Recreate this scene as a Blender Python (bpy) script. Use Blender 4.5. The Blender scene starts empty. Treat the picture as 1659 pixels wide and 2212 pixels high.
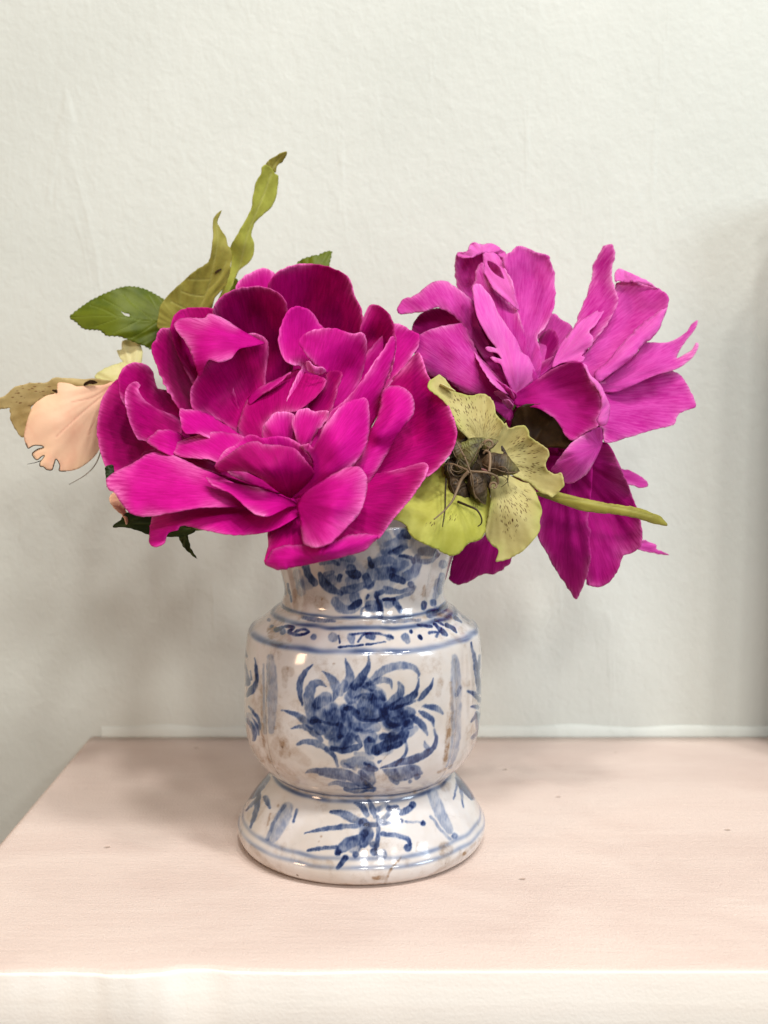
import bpy, bmesh, math, random
import numpy as np
from mathutils import Vector, noise
from mathutils.geometry import delaunay_2d_cdt

# ------------------------------------------------------------------ camera, world, lamps, exposure
scene = bpy.context.scene
COL = scene.collection
W_D, H_D = 1659.0, 2212.0                 # measuring grid of the photograph
F_PX = 2300.0
PITCH = math.radians(6.5)
CAM = np.array([0.0099, -0.4515, 0.1946])
S = 0.47 / F_PX                           # metres per grid unit at the vase

cd = bpy.data.cameras.new("camera")
cam = bpy.data.objects.new("camera", cd)
COL.objects.link(cam)
cam.location = CAM
cam.rotation_euler = (math.pi / 2 - PITCH, 0, 0)
cd.sensor_fit = 'VERTICAL'
cd.sensor_height = 36.0
cd.lens = 36.0 * F_PX / H_D
cd.clip_start = 0.01
cd.clip_end = 50
cd.dof.use_dof = True
cd.dof.focus_distance = 0.43
cd.dof.aperture_fstop = 8.5
scene.camera = cam

world = bpy.data.worlds.new("World")
scene.world = world
world.use_nodes = True
bg = world.node_tree.nodes["Background"]
bg.inputs[0].default_value = (1.0, 0.93, 0.86, 1)
bg.inputs[1].default_value = 0.16

def area(name, loc, target, size, power, color):
    ld = bpy.data.lights.new(name, 'AREA')
    ld.shape = 'RECTANGLE'
    ld.size, ld.size_y = size
    ld.energy = power
    ld.color = color
    o = bpy.data.objects.new(name, ld)
    COL.objects.link(o)
    o.location = loc
    d = Vector(target) - Vector(loc)
    o.rotation_euler = d.to_track_quat('-Z', 'Y').to_euler()
    return o

for wi in range(3):                        # the panes of a tall window behind the camera
    for wj in range(2):
        area("window_light", (0.06 + wi * 0.40, -1.50 + wj * 0.72, 0.95 + wj * 0.68), (0.02, 0.02, 0.14), (0.12, 0.17), 4.4 + wj * 5.6, (1.0, 0.985, 0.95))
area("side_window_light", (1.7, -1.15, 0.75), (0, 0, 0.1), (0.55, 0.6), 15, (0.78, 0.90, 1.0))
area("room_lamp", (-1.3, -1.0, 0.42), (0, 0, 0.05), (0.25, 0.4), 7.0, (1.0, 0.66, 0.42))

scene.view_settings.view_transform = 'Standard'
scene.view_settings.look = 'None'
scene.view_settings.exposure = 0.03
scene.view_settings.gamma = 1.0

# ------------------------------------------------------------------ measuring helpers
Fw = np.array([0, math.cos(PITCH), -math.sin(PITCH)])
Rt = np.array([1.0, 0, 0])
Up = np.array([0, math.sin(PITCH), math.cos(PITCH)])

def place(px, py, dz):
    """a measured direction met with the vertical plane dz grid units in front of the vase axis"""
    px = np.asarray(px, float); py = np.asarray(py, float); dz = np.asarray(dz, float)
    d = Fw[None] + Rt[None] * ((px - W_D / 2) / F_PX)[..., None] + Up[None] * (-(py - H_D / 2) / F_PX)[..., None]
    t = (-dz * S - CAM[1]) / d[..., 1]
    return CAM[None] + d * t[..., None]

def measure(P):
    v = P - CAM[None]
    z = v @ Fw
    return W_D / 2 + F_PX * (v @ Rt) / z, H_D / 2 - F_PX * (v @ Up) / z

CROPS = {'A': (350, 950, 1500 / 1659), 'R': (1550, 900, 700 / 1659), 'S': (2000, 900, 800 / 1659),
         'T': (1700, 1500, 1000 / 1659), 'H': (1550, 1400, 700 / 1659), 'L': (0, 1300, 500 / 1580),
         'G': (250, 550, 1100 / 1659), 'K': (350, 1800, 800 / 1659), 'V': (900, 2050, 1050 / 1659),
         'F': (900, 2950, 1050 / 1659), 'M': (1050, 2520, 800 / 1659), 'N': (1050, 2060, 800 / 1659),
         'E': (900, 2500, 250 / 922), 'D': (0, 0, 1.8228)}

def grid(crop, pts):
    x0, y0, s = CROPS[crop]
    a = np.array([p[:2] for p in pts], float)
    return np.stack([(x0 + a[:, 0] * s) / 1.8228, (y0 + a[:, 1] * s) / 1.8228], 1)

def cscale(crop):
    return CROPS[crop][2] / 1.8228

# ------------------------------------------------------------------ object helpers
def tag(o, label=None, cat=None, group=None, kind=None):
    if label: o['label'] = label
    if cat: o['category'] = cat
    if group: o['group'] = group
    if kind: o['kind'] = kind
    return o

def thing(name, label, cat, loc, group=None):
    o = bpy.data.objects.new(name, None)
    o.empty_display_size = 0.01
    COL.objects.link(o)
    o.location = loc
    return tag(o, label, cat, group)

def mesh_obj(name, verts, faces, mat, parent=None, smooth=True):
    verts = np.asarray(verts, float)
    if parent is not None:
        verts = verts - np.array(parent_world(parent))[None]
    me = bpy.data.meshes.new(name)
    me.from_pydata([tuple(v) for v in verts], [], [tuple(f) for f in faces])
    me.materials.append(mat)
    if smooth:
        me.polygons.foreach_set("use_smooth", [True] * len(me.polygons))
    me.update()
    o = bpy.data.objects.new(name, me)
    COL.objects.link(o)
    if parent is not None:
        o.parent = parent
    return o

def parent_world(p):
    v = Vector((0, 0, 0))
    while p is not None:
        v += Vector(p.location)
        p = p.parent
    return v

def fattr(o, name, vals):
    a = o.data.attributes.new(name, 'FLOAT', 'POINT')
    a.data.foreach_set("value", np.asarray(vals, np.float32))

# ------------------------------------------------------------------ node helpers
class NT:
    def __init__(s, name):
        s.m = bpy.data.materials.new(name)
        s.m.use_nodes = True
        s.t = s.m.node_tree
        s.t.nodes.clear()
        s.out = s.n('ShaderNodeOutputMaterial')
    def n(s, typ, **kw):
        nd = s.t.nodes.new(typ)
        for k, v in kw.items():
            setattr(nd, k, v)
        return nd
    def l(s, a, b):
        s.t.links.new(a, b)
    def val(s, sock, v):
        if hasattr(v, 'is_linked') or isinstance(v, bpy.types.NodeSocket):
            s.l(v, sock)
        elif isinstance(v, tuple) and len(v) == 3 and sock.type == 'RGBA':
            sock.default_value = (*v, 1)
        else:
            sock.default_value = v
    def attr(s, name):
        return s.n('ShaderNodeAttribute', attribute_name=name).outputs['Fac']
    def math(s, op, a, b=0.0, clamp=False):
        nd = s.n('ShaderNodeMath', operation=op, use_clamp=clamp)
        s.val(nd.inputs[0], a); s.val(nd.inputs[1], b)
        return nd.outputs[0]
    def mix(s, fac, a, b, blend='MIX'):
        nd = s.n('ShaderNodeMix', data_type='RGBA', blend_type=blend)
        s.val(nd.inputs[0], fac); s.val(nd.inputs[6], a); s.val(nd.inputs[7], b)
        return nd.outputs[2]
    def coord(s, which='Object', scale=(1, 1, 1), rot=(0, 0, 0)):
        tc = s.n('ShaderNodeTexCoord')
        mp = s.n('ShaderNodeMapping')
        mp.inputs['Scale'].default_value = scale
        mp.inputs['Rotation'].default_value = rot
        s.l(tc.outputs[which], mp.inputs[0])
        return mp.outputs[0]
    def noise(s, vec, scale, detail=3, rough=0.55, dist=0.0):
        nd = s.n('ShaderNodeTexNoise')
        s.l(vec, nd.inputs['Vector'])
        nd.inputs['Scale'].default_value = scale
        nd.inputs['Detail'].default_value = detail
        nd.inputs['Roughness'].default_value = rough
        nd.inputs['Distortion'].default_value = dist
        return nd.outputs['Fac']
    def ramp(s, fac, lo, hi, a=0.0, b=1.0):
        nd = s.n('ShaderNodeMapRange', interpolation_type='SMOOTHSTEP')
        s.val(nd.inputs[0], fac)
        nd.inputs[1].default_value = lo; nd.inputs[2].default_value = hi
        nd.inputs[3].default_value = a; nd.inputs[4].default_value = b
        return nd.outputs[0]
    def bump(s, h, strength, dist, normal=None):
        nd = s.n('ShaderNodeBump')
        s.l(h, nd.inputs['Height'])
        nd.inputs['Strength'].default_value = strength
        nd.inputs['Distance'].default_value = dist
        if normal is not None: s.l(normal, nd.inputs['Normal'])
        return nd.outputs[0]
    def principled(s, color, rough=0.5, spec=0.5, normal=None, **kw):
        p = s.n('ShaderNodeBsdfPrincipled')
        s.val(p.inputs['Base Color'], color)
        s.val(p.inputs['Roughness'], rough)
        p.inputs['Specular IOR Level'].default_value = spec
        for k, v in kw.items():
            s.val(p.inputs[k], v)
        if normal is not None: s.l(normal, p.inputs['Normal'])
        return p.outputs[0]
    def done(s, sh):
        s.l(sh, s.out.inputs[0])
        return s.m

def plain(name, col, rough=0.5, spec=0.3, scale=150, var=0.35):
    t = NT(name)
    nz = t.noise(t.coord('Object'), scale, 4, 0.6)
    d = tuple(x * (1 - var) for x in col); b = tuple(min(1, x * (1 + var)) for x in col)
    c = t.mix(t.ramp(nz, 0.3, 0.7), d, b)
    return t.done(t.principled(c, rough, spec, t.bump(nz, 0.25, 0.0004)))
def petal_material(name, deep, mid, light, trans, edge_gain=0.85, streak=0.72, transl=0.17):
    t = NT(name)
    uv = t.coord('UV', (1, 1, 1))
    fine = t.noise(t.coord('UV', (85, 3.0, 1)), 1.0, 5, 0.65, 0.3)
    broad = t.noise(t.coord('UV', (7, 1.4, 1)), 1.0, 3, 0.55, 0.4)
    blot = t.noise(t.coord('Object'), 70, 4, 0.6)
    s1 = t.ramp(fine, 0.30, 0.72)
    s2 = t.ramp(broad, 0.32, 0.70)
    f = t.math('ADD', t.math('MULTIPLY', s1, streak * 0.85), t.math('MULTIPLY', s2, streak * 0.40))
    f = t.math('ADD', f, t.math('MULTIPLY', t.math('SUBTRACT', blot, 0.5), 0.5), True)
    oi = t.n('ShaderNodeObjectInfo')
    f = t.math('ADD', f, t.math('MULTIPLY', t.math('SUBTRACT', oi.outputs['Random'], 0.5), 0.35), True)
    c = t.mix(f, deep, mid)
    e = t.attr('edge')
    e2 = t.math('MULTIPLY', t.math('MULTIPLY', e, t.math('ADD', t.math('MULTIPLY', s1, 1.1), 0.25)), edge_gain, True)
    c = t.mix(e2, c, light)
    hgt = t.math('ADD', t.math('MULTIPLY', fine, 0.7), t.math('MULTIPLY', broad, 1.3))
    nb = t.bump(hgt, 0.22, 0.0008)
    p = t.principled(c, 0.6, 0.07, nb)
    tr = t.n('ShaderNodeBsdfTranslucent')
    t.val(tr.inputs[0], t.mix(0.55, c, trans))
    t.l(nb, tr.inputs['Normal'])
    mx = t.n('ShaderNodeMixShader')
    mx.inputs[0].default_value = transl
    t.l(p, mx.inputs[1]); t.l(tr.outputs[0], mx.inputs[2])
    return t.done(mx.outputs[0])

M_MAG = petal_material("magenta_petal", (0.27, 0.0003, 0.090), (0.51, 0.002, 0.190), (0.88, 0.20, 0.55), (0.75, 0.0, 0.22))
M_MAG2 = petal_material("pink_magenta_petal", (0.40, 0.001, 0.155), (0.64, 0.006, 0.295), (0.90, 0.27, 0.62), (0.78, 0.0, 0.28))
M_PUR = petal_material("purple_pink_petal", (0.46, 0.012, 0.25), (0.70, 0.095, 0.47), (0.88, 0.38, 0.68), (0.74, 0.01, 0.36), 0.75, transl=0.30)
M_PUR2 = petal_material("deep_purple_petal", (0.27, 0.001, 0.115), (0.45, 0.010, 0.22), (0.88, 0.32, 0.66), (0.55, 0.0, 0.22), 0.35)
M_PINK = petal_material("pale_pink_petal", (0.68, 0.07, 0.45), (0.80, 0.20, 0.60), (0.92, 0.42, 0.76), (0.78, 0.03, 0.45), 0.55, transl=0.34)

def leaf_material(name, dark, mid, vein, spec=0.35, transl=0.22, edgecol=None, edge_gain=0.0, spots=None, freq=1.0, rough=0.5):
    t = NT(name)
    blot = t.noise(t.coord('Object'), 90 * freq, 5, 0.65)
    big = t.noise(t.coord('Object'), 26 * freq, 2, 0.5)
    f = t.ramp(t.math('ADD', t.math('MULTIPLY', blot, 0.55), t.math('MULTIPLY', big, 0.45)), 0.36, 0.62)
    c = t.mix(f, dark, mid)
    if edgecol is not None:
        c = t.mix(t.math('MULTIPLY', t.attr('edge'), edge_gain, True), c, edgecol)
    v = t.attr('vein')
    c = t.mix(t.math('MULTIPLY', v, 0.42, True), c, vein)
    h = t.math('SUBTRACT', t.math('MULTIPLY', blot, 0.8), t.math('MULTIPLY', v, 0.45))
    if spots is not None:
        vo = t.n('ShaderNodeTexVoronoi', feature='F1')
        t.l(t.coord('UV', (44, 10, 1)), vo.inputs['Vector'])
        vo.inputs['Scale'].default_value = 1.0
        vo.inputs['Randomness'].default_value = 1.0
        pick = t.n('ShaderNodeSeparateColor')
        t.l(vo.outputs['Color'], pick.inputs[0])
        gate = t.math('GREATER_THAN', pick.outputs[0], 0.42)
        dot = t.ramp(vo.outputs['Distance'], 0.26, 0.42, 1.0, 0.0)
        m = t.math('MULTIPLY', t.math('MULTIPLY', dot, gate), t.attr('spot'), True)
        c = t.mix(m, c, spots)
    nb = t.bump(h, 0.35, 0.0009)
    p = t.principled(c, rough, spec, nb)
    tr = t.n('ShaderNodeBsdfTranslucent')
    t.val(tr.inputs[0], c)
    mx = t.n('ShaderNodeMixShader')
    mx.inputs[0].default_value = transl
    t.l(p, mx.inputs[1]); t.l(tr.outputs[0], mx.inputs[2])
    return t.done(mx.outputs[0])

M_GREEN = leaf_material("green_leaf", (0.062, 0.090, 0.003), (0.125, 0.155, 0.005), (0.18, 0.22, 0.03), 0.25, 0.2)
M_OLIVE = leaf_material("olive_leaf", (0.21, 0.175, 0.028), (0.37, 0.335, 0.065), (0.46, 0.44, 0.14), 0.2, 0.25)
M_LIME = leaf_material("lime_leaf", (0.31, 0.31, 0.045), (0.52, 0.54, 0.095), (0.58, 0.56, 0.20), 0.2, 0.25)
M_DGREEN = leaf_material("dark_green_leaf", (0.016, 0.03, 0.006), (0.035, 0.055, 0.010), (0.10, 0.14, 0.03), 0.2, 0.1)
M_BROWN = leaf_material("brown_shade", (0.016, 0.006, 0.0015), (0.04, 0.018, 0.004), (0.06, 0.03, 0.008), 0.15, 0.05)
M_HELL = leaf_material("speckled_green_petal", (0.47, 0.39, 0.15), (0.58, 0.51, 0.22), (0.52, 0.48, 0.24), 0.15, 0.25, (0.40, 0.43, 0.09), 0.8, (0.10, 0.045, 0.015))
M_HLIME = leaf_material("lime_green_petal", (0.43, 0.425, 0.065), (0.56, 0.55, 0.125), (0.55, 0.53, 0.18), 0.15, 0.25, (0.37, 0.42, 0.07), 0.7, (0.10, 0.05, 0.015))
M_TAN = leaf_material("tan_faded_petal", (0.36, 0.25, 0.09), (0.52, 0.40, 0.18), (0.40, 0.26, 0.10), 0.15, 0.2, None, 0, (0.22, 0.12, 0.05))
M_PEACH = leaf_material("peach_faded_petal", (0.82, 0.45, 0.30), (0.86, 0.58, 0.40), (0.74, 0.36, 0.26), 0.15, 0.25, (0.88, 0.70, 0.38), 0.45, None, 0.7)
M_CREAM = leaf_material("pale_yellow_petal", (0.62, 0.56, 0.24), (0.76, 0.71, 0.40), (0.62, 0.60, 0.24), 0.15, 0.3, (0.6, 0.62, 0.22), 0.5)
M_POD = None
def pod_material():
    t = NT("dried_seed_pod")
    st = t.n('ShaderNodeTexWave', wave_type='BANDS', bands_direction='X')
    t.l(t.coord('UV', (1, 1, 1)), st.inputs['Vector'])
    st.inputs['Scale'].default_value = 3.2; st.inputs['Distortion'].default_value = 9.0
    st.inputs['Detail'].default_value = 3.0; st.inputs['Detail Scale'].default_value = 1.5
    blot = t.noise(t.coord('Object'), 220, 4, 0.65)
    c = t.mix(t.ramp(blot, 0.36, 0.66), (0.022, 0.012, 0.006), (0.105, 0.064, 0.032))
    g = t.math('MULTIPLY', t.attr('green'), t.ramp(blot, 0.28, 0.6), True)
    c = t.mix(g, c, (0.20, 0.20, 0.05))
    c = t.mix(t.math('MULTIPLY', st.outputs['Fac'], 0.35), c, (0.03, 0.017, 0.008))
    nb = t.bump(t.math('ADD', t.math('MULTIPLY', st.outputs['Fac'], 0.5), blot), 0.5, 0.0005)
    return t.done(t.principled(c, 0.55, 0.3, nb))
M_POD = pod_material()
M_STYLE = plain("dry_style", (0.16, 0.105, 0.06))
M_DARK = plain("dark_dry_edge", (0.035, 0.022, 0.012))
M_STEM = plain("green_stem", (0.13, 0.20, 0.04))
M_STEM2 = plain("reddish_stem", (0.30, 0.10, 0.08))

# ------------------------------------------------------------------ the wall
def wall_material():
    t = NT("painted_plaster")
    co = t.coord('Object')
    big = t.noise(co, 7, 3, 0.5)
    mid = t.noise(t.coord('Object', (1, 1, 0.75)), 170, 3, 0.55, 0.3)
    drip = t.noise(t.coord('Object', (1, 1, 0.22)), 40, 3, 0.55, 1.2)
    fine = t.noise(co, 420, 2, 0.5)
    c = t.mix(t.ramp(big, 0.3, 0.7), (0.535, 0.555, 0.513), (0.59, 0.61, 0.568))
    h = t.math('ADD', t.math('MULTIPLY', mid, 0.55), t.math('ADD', t.math('MULTIPLY', t.ramp(drip, 0.58, 0.80), 0.45), t.math('MULTIPLY', fine, 0.16)))
    nb = t.bump(h, 0.70, 0.0011)
    return t.done(t.principled(c, 0.5, 0.28, nb))
M_WALL = wall_material()
YW = 0.134
def boxmesh(bm, x0, x1, y0, y1, z0, z1):
    r = bmesh.ops.create_cube(bm, size=1)
    for v in r['verts']:
        v.co = Vector(((x0 + x1) / 2 + v.co.x * (x1 - x0), (y0 + y1) / 2 + v.co.y * (y1 - y0), (z0 + z1) / 2 + v.co.z * (z1 - z0)))
def from_bm(name, bm, mat, parent=None, smooth=False):
    if parent is not None:
        bmesh.ops.translate(bm, verts=bm.verts, vec=-parent_world(parent))
    me = bpy.data.meshes.new(name)
    bm.to_mesh(me); bm.free()
    me.materials.append(mat)
    if smooth: me.polygons.foreach_set("use_smooth", [True] * len(me.polygons))
    o = bpy.data.objects.new(name, me)
    COL.objects.link(o)
    if parent is not None: o.parent = parent
    return o
bm = bmesh.new()
boxmesh(bm, -1.6, 1.6, YW, YW + 0.12, -0.9, 1.7)
wall = tag(from_bm("wall", bm, M_WALL), kind='structure')

# painted-over bead along the wall's foot
def ribbon(name, pts, prof, mat, parent):
    """sweep a small closed profile (y out of wall, z) along x points"""
    V, Fc = [], []
    n = len(prof)
    for (x, z, k) in pts:
        for (py, pz) in prof:
            V.append((x, YW - py * k, z + pz * k))
    for i in range(len(pts) - 1):
        for j in range(n):
            a = i * n + j; b = i * n + (j + 1) % n
            Fc.append((a, b, b + n, a + n))
    return mesh_obj(name, V, Fc, mat, parent)
rnd = random.Random(4)
prof = [(-0.001, -0.0015), (0.0030, -0.0012), (0.0026, 0.0016), (0.0016, 0.0042), (0.0006, 0.0072), (-0.001, 0.0078)]
xs = np.linspace(-0.15, 1.0, 120)
ribbon("caulk_bead", [(x, 0.0, 0.8 + 0.35 * noise.noise((x * 30, 0, 0))) for x in xs], prof, M_WALL, wall)
# ------------------------------------------------------------------ the shelf
def shelf_material(ca=(0.62, 0.49, 0.43), cb=(0.69, 0.565, 0.50), nm="cream_painted_wood", bs=0.75):
    t = NT(nm)
    co = t.coord('Object', (0.12, 1, 1))
    grain = t.noise(co, 420, 4, 0.6, 0.2)
    brush = t.noise(t.coord('Object', (0.03, 1, 1)), 150, 3, 0.6)
    grit = t.noise(t.coord('Object'), 900, 3, 0.6)
    big = t.noise(t.coord('Object', (0.5, 1, 1)), 22, 4, 0.6, 0.8)
    pits = t.n('ShaderNodeTexVoronoi', feature='F1')
    t.l(t.coord('Object', (0.8, 1, 1)), pits.inputs['Vector'])
    pits.inputs['Scale'].default_value = 55
    sp = t.n('ShaderNodeSeparateColor'); t.l(pits.outputs['Color'], sp.inputs[0])
    pit = t.math('MULTIPLY', t.ramp(pits.outputs['Distance'], 0.03, 0.075, 1, 0), t.math('GREATER_THAN', sp.outputs[0], 0.62))
    c = t.mix(t.ramp(big, 0.3, 0.7), ca, cb)
    c = t.mix(t.math('MULTIPLY', t.ramp(brush, 0.35, 0.7), 0.14), c, (0.72, 0.60, 0.53))
    c = t.mix(t.math('MULTIPLY', pit, 0.6), c, (0.36, 0.25, 0.19))
    h = t.math('ADD', t.math('MULTIPLY', grain, 0.38), t.math('ADD', t.math('MULTIPLY', grit, 0.5), t.math('MULTIPLY', brush, 0.25)))
    h = t.math('SUBTRACT', h, pit)
    return t.done(t.principled(c, 0.5, 0.3, t.bump(h, bs, 0.0008)))
M_SHELF = shelf_material()
M_SHELF_FRONT_LIT = shelf_material((0.88, 0.825, 0.75), (0.91, 0.87, 0.81), "cream_front_lit", 0.3)  # same paint as the top, lightened to stand for the front light
SX0, SX1, SY0, SY1, STH = -0.1565, 0.95, -0.1115, YW - 0.0006, 0.045
shelf = thing("shelf", "cream painted wooden shelf with worn front edge carrying the vase", "shelf", (0.3, 0.0, 0.0))
# board: cross-section swept along x with a hand-painted, slightly wavy arris
xs = np.concatenate([np.linspace(SX0, 0.35, 260), np.linspace(0.36, SX1, 50)])
V, Fc = [], []
sec_n = None
for i, x in enumerate(xs):
    k = math.exp(-((x + 0.075) / 0.055) ** 2)
    wob = 0.00025 * noise.noise((x * 60, 0, 0)) + k * (0.0055 * noise.noise((x * 30, 5, 0)) + 0.0012 * noise.noise((x * 130, 2, 0)))
    r = 0.0012 + k * 0.0012
    e = 0.0008 if i in (0, len(xs) - 1) else 0.0
    sec = [(SY1, -e)]
    for q in np.linspace(0.05, 0.95, 14):
        sec.append((SY1 + (SY0 - SY1) * q, -e + 0.00012 * noise.noise((x * 25, q * 9, 1))))
    for a in np.linspace(0, math.pi / 2, 6):
        sec.append((SY0 + r - r * math.sin(a) + wob, -r + r * math.cos(a) - e))
    sec += [(SY0 + wob * 0.3 + 0.0001, -0.012), (SY0, -STH + 0.001), (SY0 + 0.001, -STH), (SY1, -STH)]
    sec_n = len(sec)
    V += [(x, y, z) for y, z in sec]
for i in range(len(xs) - 1):
    for j in range(sec_n):
        a = i * sec_n + j; b = i * sec_n + (j + 1) % sec_n
        Fc.append((a, a + sec_n, b + sec_n, b))
Fc.append(tuple(range(sec_n)))
Fc.append(tuple(range(len(V) - 1, len(V) - 1 - sec_n, -1)))
board = mesh_obj("board", V, Fc, M_SHELF, shelf)
board.data.materials.append(M_SHELF_FRONT_LIT)
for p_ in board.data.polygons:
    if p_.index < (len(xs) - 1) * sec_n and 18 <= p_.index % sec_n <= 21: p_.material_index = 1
# added unseen frame past the right edge, put there to shade the wall
frame = thing("shadow_blocker_frame", "added dark brown frame out of view past the right edge, shading the wall", "shadow blocker", (0.30, 0.118, 0.0005))
M_WOOD = plain("dark_stained_wood", (0.12, 0.085, 0.06), 0.4, 0.4, 60)
M_BLOCKER_PANEL = plain("blue_grey_blocker", (0.35, 0.42, 0.46), 0.3, 0.4, 8, 0.2)
def fbox(name, x0, x1, z0, z1, y0, y1, mat):
    bm = bmesh.new(); boxmesh(bm, x0, x1, y0, y1, z0, z1)
    bmesh.ops.bevel(bm, geom=bm.edges[:], offset=0.0025, segments=3, affect='EDGES')
    return from_bm(name, bm, mat, frame)
FX = 0.2310
fbox("shadow_side_rail", FX, FX + 0.020, 0.0008, 0.30, 0.080, 0.131, M_WOOD)
fbox("shadow_side_rail", FX + 0.18, FX + 0.20, 0.0008, 0.30, 0.080, 0.131, M_WOOD)
fbox("shadow_cross_rail", FX + 0.0202, FX + 0.1798, 0.0008, 0.0208, 0.080, 0.131, M_WOOD)
fbox("shadow_cross_rail", FX + 0.0202, FX + 0.1798, 0.28, 0.30, 0.080, 0.131, M_WOOD)
fbox("print", FX + 0.0204, FX + 0.1796, 0.021, 0.2798, 0.117, 0.126, M_BLOCKER_PANEL)  # panel filling the added frame, never in view
# bracket moulding carrying the board, under the frame
bm = bmesh.new(); boxmesh(bm, SX0 + 0.03, SX1 - 0.03, SY0 + 0.05, YW - 0.0008, -STH - 0.06, -STH - 0.0003)
bmesh.ops.bevel(bm, geom=bm.edges[:], offset=0.008, segments=3, affect='EDGES')
from_bm("support_moulding", bm, M_SHELF, shelf)

# ------------------------------------------------------------------ the vase
PROFILE = [  # z, radius (m), from the foot up
    (0.0000, 0.0495), (0.0006, 0.0515), (0.0022, 0.0533), (0.0045, 0.0543), (0.0066, 0.0546), (0.0082, 0.0543), (0.0094, 0.0536),
    (0.0125, 0.0518), (0.0164, 0.0495), (0.0205, 0.0464), (0.0245, 0.0430), (0.0275, 0.0405), (0.0295, 0.0392), (0.0308, 0.0388),
    (0.0318, 0.0392), (0.0333, 0.0412), (0.0350, 0.0432), (0.0385, 0.0464), (0.0455, 0.0503), (0.0561, 0.0523), (0.0690, 0.0526), (0.0800, 0.0522),
    (0.0870, 0.0513), (0.0918, 0.0504), (0.0936, 0.0496), (0.0946, 0.0480), (0.0957, 0.0462), (0.0985, 0.0425), (0.1008, 0.0400), (0.1022, 0.0376), (0.1032, 0.0362),
    (0.1044, 0.0360), (0.1056, 0.0355), (0.1075, 0.0349), (0.1114, 0.0349), (0.1181, 0.0366), (0.1242, 0.0383), (0.1310, 0.0406), (0.1364, 0.0424), (0.1392, 0.0434),
    (0.1408, 0.0438), (0.1415, 0.0434), (0.1412, 0.0424), (0.1390, 0.0408), (0.1300, 0.0378), (0.1180, 0.0338), (0.1080, 0.0318), (0.1000, 0.0330), (0.0900, 0.0430), (0.0700, 0.0480), (0.045, 0.044), (0.034, 0.030), (0.033, 0.0)]
I_FOOT, I_BODY = 13, 31                       # profile index where the foot / body ends

def densify(prof, step):
    P = np.array(prof); out = []
    for i in range(len(P) - 1):
        p0 = P[max(i - 1, 0)]; p1 = P[i]; p2 = P[i + 1]; p3 = P[min(i + 2, len(P) - 1)]
        n = max(1, int(np.linalg.norm(p2 - p1) / step))
        t1 = 0.5 * (p2 - p0); t2 = 0.5 * (p3 - p1)
        L = np.linalg.norm(p2 - p1)
        for t, q in ((t1, np.linalg.norm(p1 - p0)), (t2, np.linalg.norm(p3 - p2))):
            pass
        t1 = t1 * min(1, L / (np.linalg.norm(t1) + 1e-9)); t2 = t2 * min(1, L / (np.linalg.norm(t2) + 1e-9))
        for k in range(n):
            t = k / n
            out.append((2*t**3-3*t**2+1)*p1 + (t**3-2*t**2+t)*t1 + (-2*t**3+3*t**2)*p2 + (t**3-t**2)*t2)
    out.append(P[-1])
    return np.array(out)

th_front = np.arcsin(np.linspace(-1, 1, 380)) * 0.55 + np.linspace(-math.pi / 2, math.pi / 2, 380) * 0.45
th_back = np.linspace(math.pi / 2, 3 * math.pi / 2, 112)[1:-1]
TH = np.concatenate([th_front, th_back])      # 0 = towards the camera

def vase_points(prof):
    z = prof[:, 0][:, None]; r = prof[:, 1][:, None]; th = TH[None]
    zz = np.clip(z, 0, 0.1415)
    amp = 0.004 + 0.027 * np.exp(-((zz - 0.066) / 0.026) ** 2) + 0.016 * np.exp(-((zz - 0.118) / 0.014) ** 2)
    k = 1 - amp * np.cos(4 * th)
    # shallow flutes at the four corners between the painted panels
    for c in (-50, 50, 130, -130):
        d = np.angle(np.exp(1j * (th - math.radians(c))))
        fl = np.exp(-((zz - 0.062) / 0.024) ** 4) + 0.9 * np.exp(-((zz - 0.119) / 0.012) ** 4) + 0.5 * np.exp(-((zz - 0.0185) / 0.007) ** 4)
        k = k - fl * 0.034 * np.exp(-(d / 0.085) ** 4)
    wob = 0.0012 * np.sin(th * 2 + zz * 40) + 0.0008 * np.sin(3 * th - zz * 70 + 1)
    k = k + wob
    lean = 0.0016 * zz / 0.12
    x = r * k * np.sin(th) + lean
    y = -r * k * np.cos(th)
    return np.stack([x, y, np.broadcast_to(z, x.shape)], -1)

def lattice(a, b, seed):
    rs = np.random.RandomState(seed)
    T = rs.rand(64, 64)
    a = np.asarray(a); b = np.asarray(b)
    ia = np.floor(a).astype(int); ib = np.floor(b).astype(int)
    fa = a - ia; fb = b - ib
    fa = fa * fa * (3 - 2 * fa); fb = fb * fb * (3 - 2 * fb)
    g = lambda i, j: T[i % 64, j % 64]
    return (g(ia, ib) * (1 - fa) + g(ia + 1, ib) * fa) * (1 - fb) + (g(ia, ib + 1) * (1 - fa) + g(ia + 1, ib + 1) * fa) * fb

STROKES = []     # (crop, alpha, [(x, y, half width)...], channel)
def st(crop, alpha, *pts, ch=0):
    STROKES.append((crop, alpha, pts, ch))
# pale washes under the flower and the neck spray
st('M', .30, (470,560,110)); st('M', .22, (640,660,150)); st('M', .26, (850,540,135)); st('M', .34, (1040,640,125)); st('M', .26, (960,850,100)); st('M', .26, (640,840,100)); st('M', .25, (720,420,70)); st('M', .35, (560,780,60)); st('M', .3, (1150,640,70))
st('N', .20, (640,450,190)); st('N', .22, (920,420,150)); st('N', .22, (1150,380,110)); st('N', .2, (880,640,90)); st('N', .2, (640,640,90))
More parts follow.
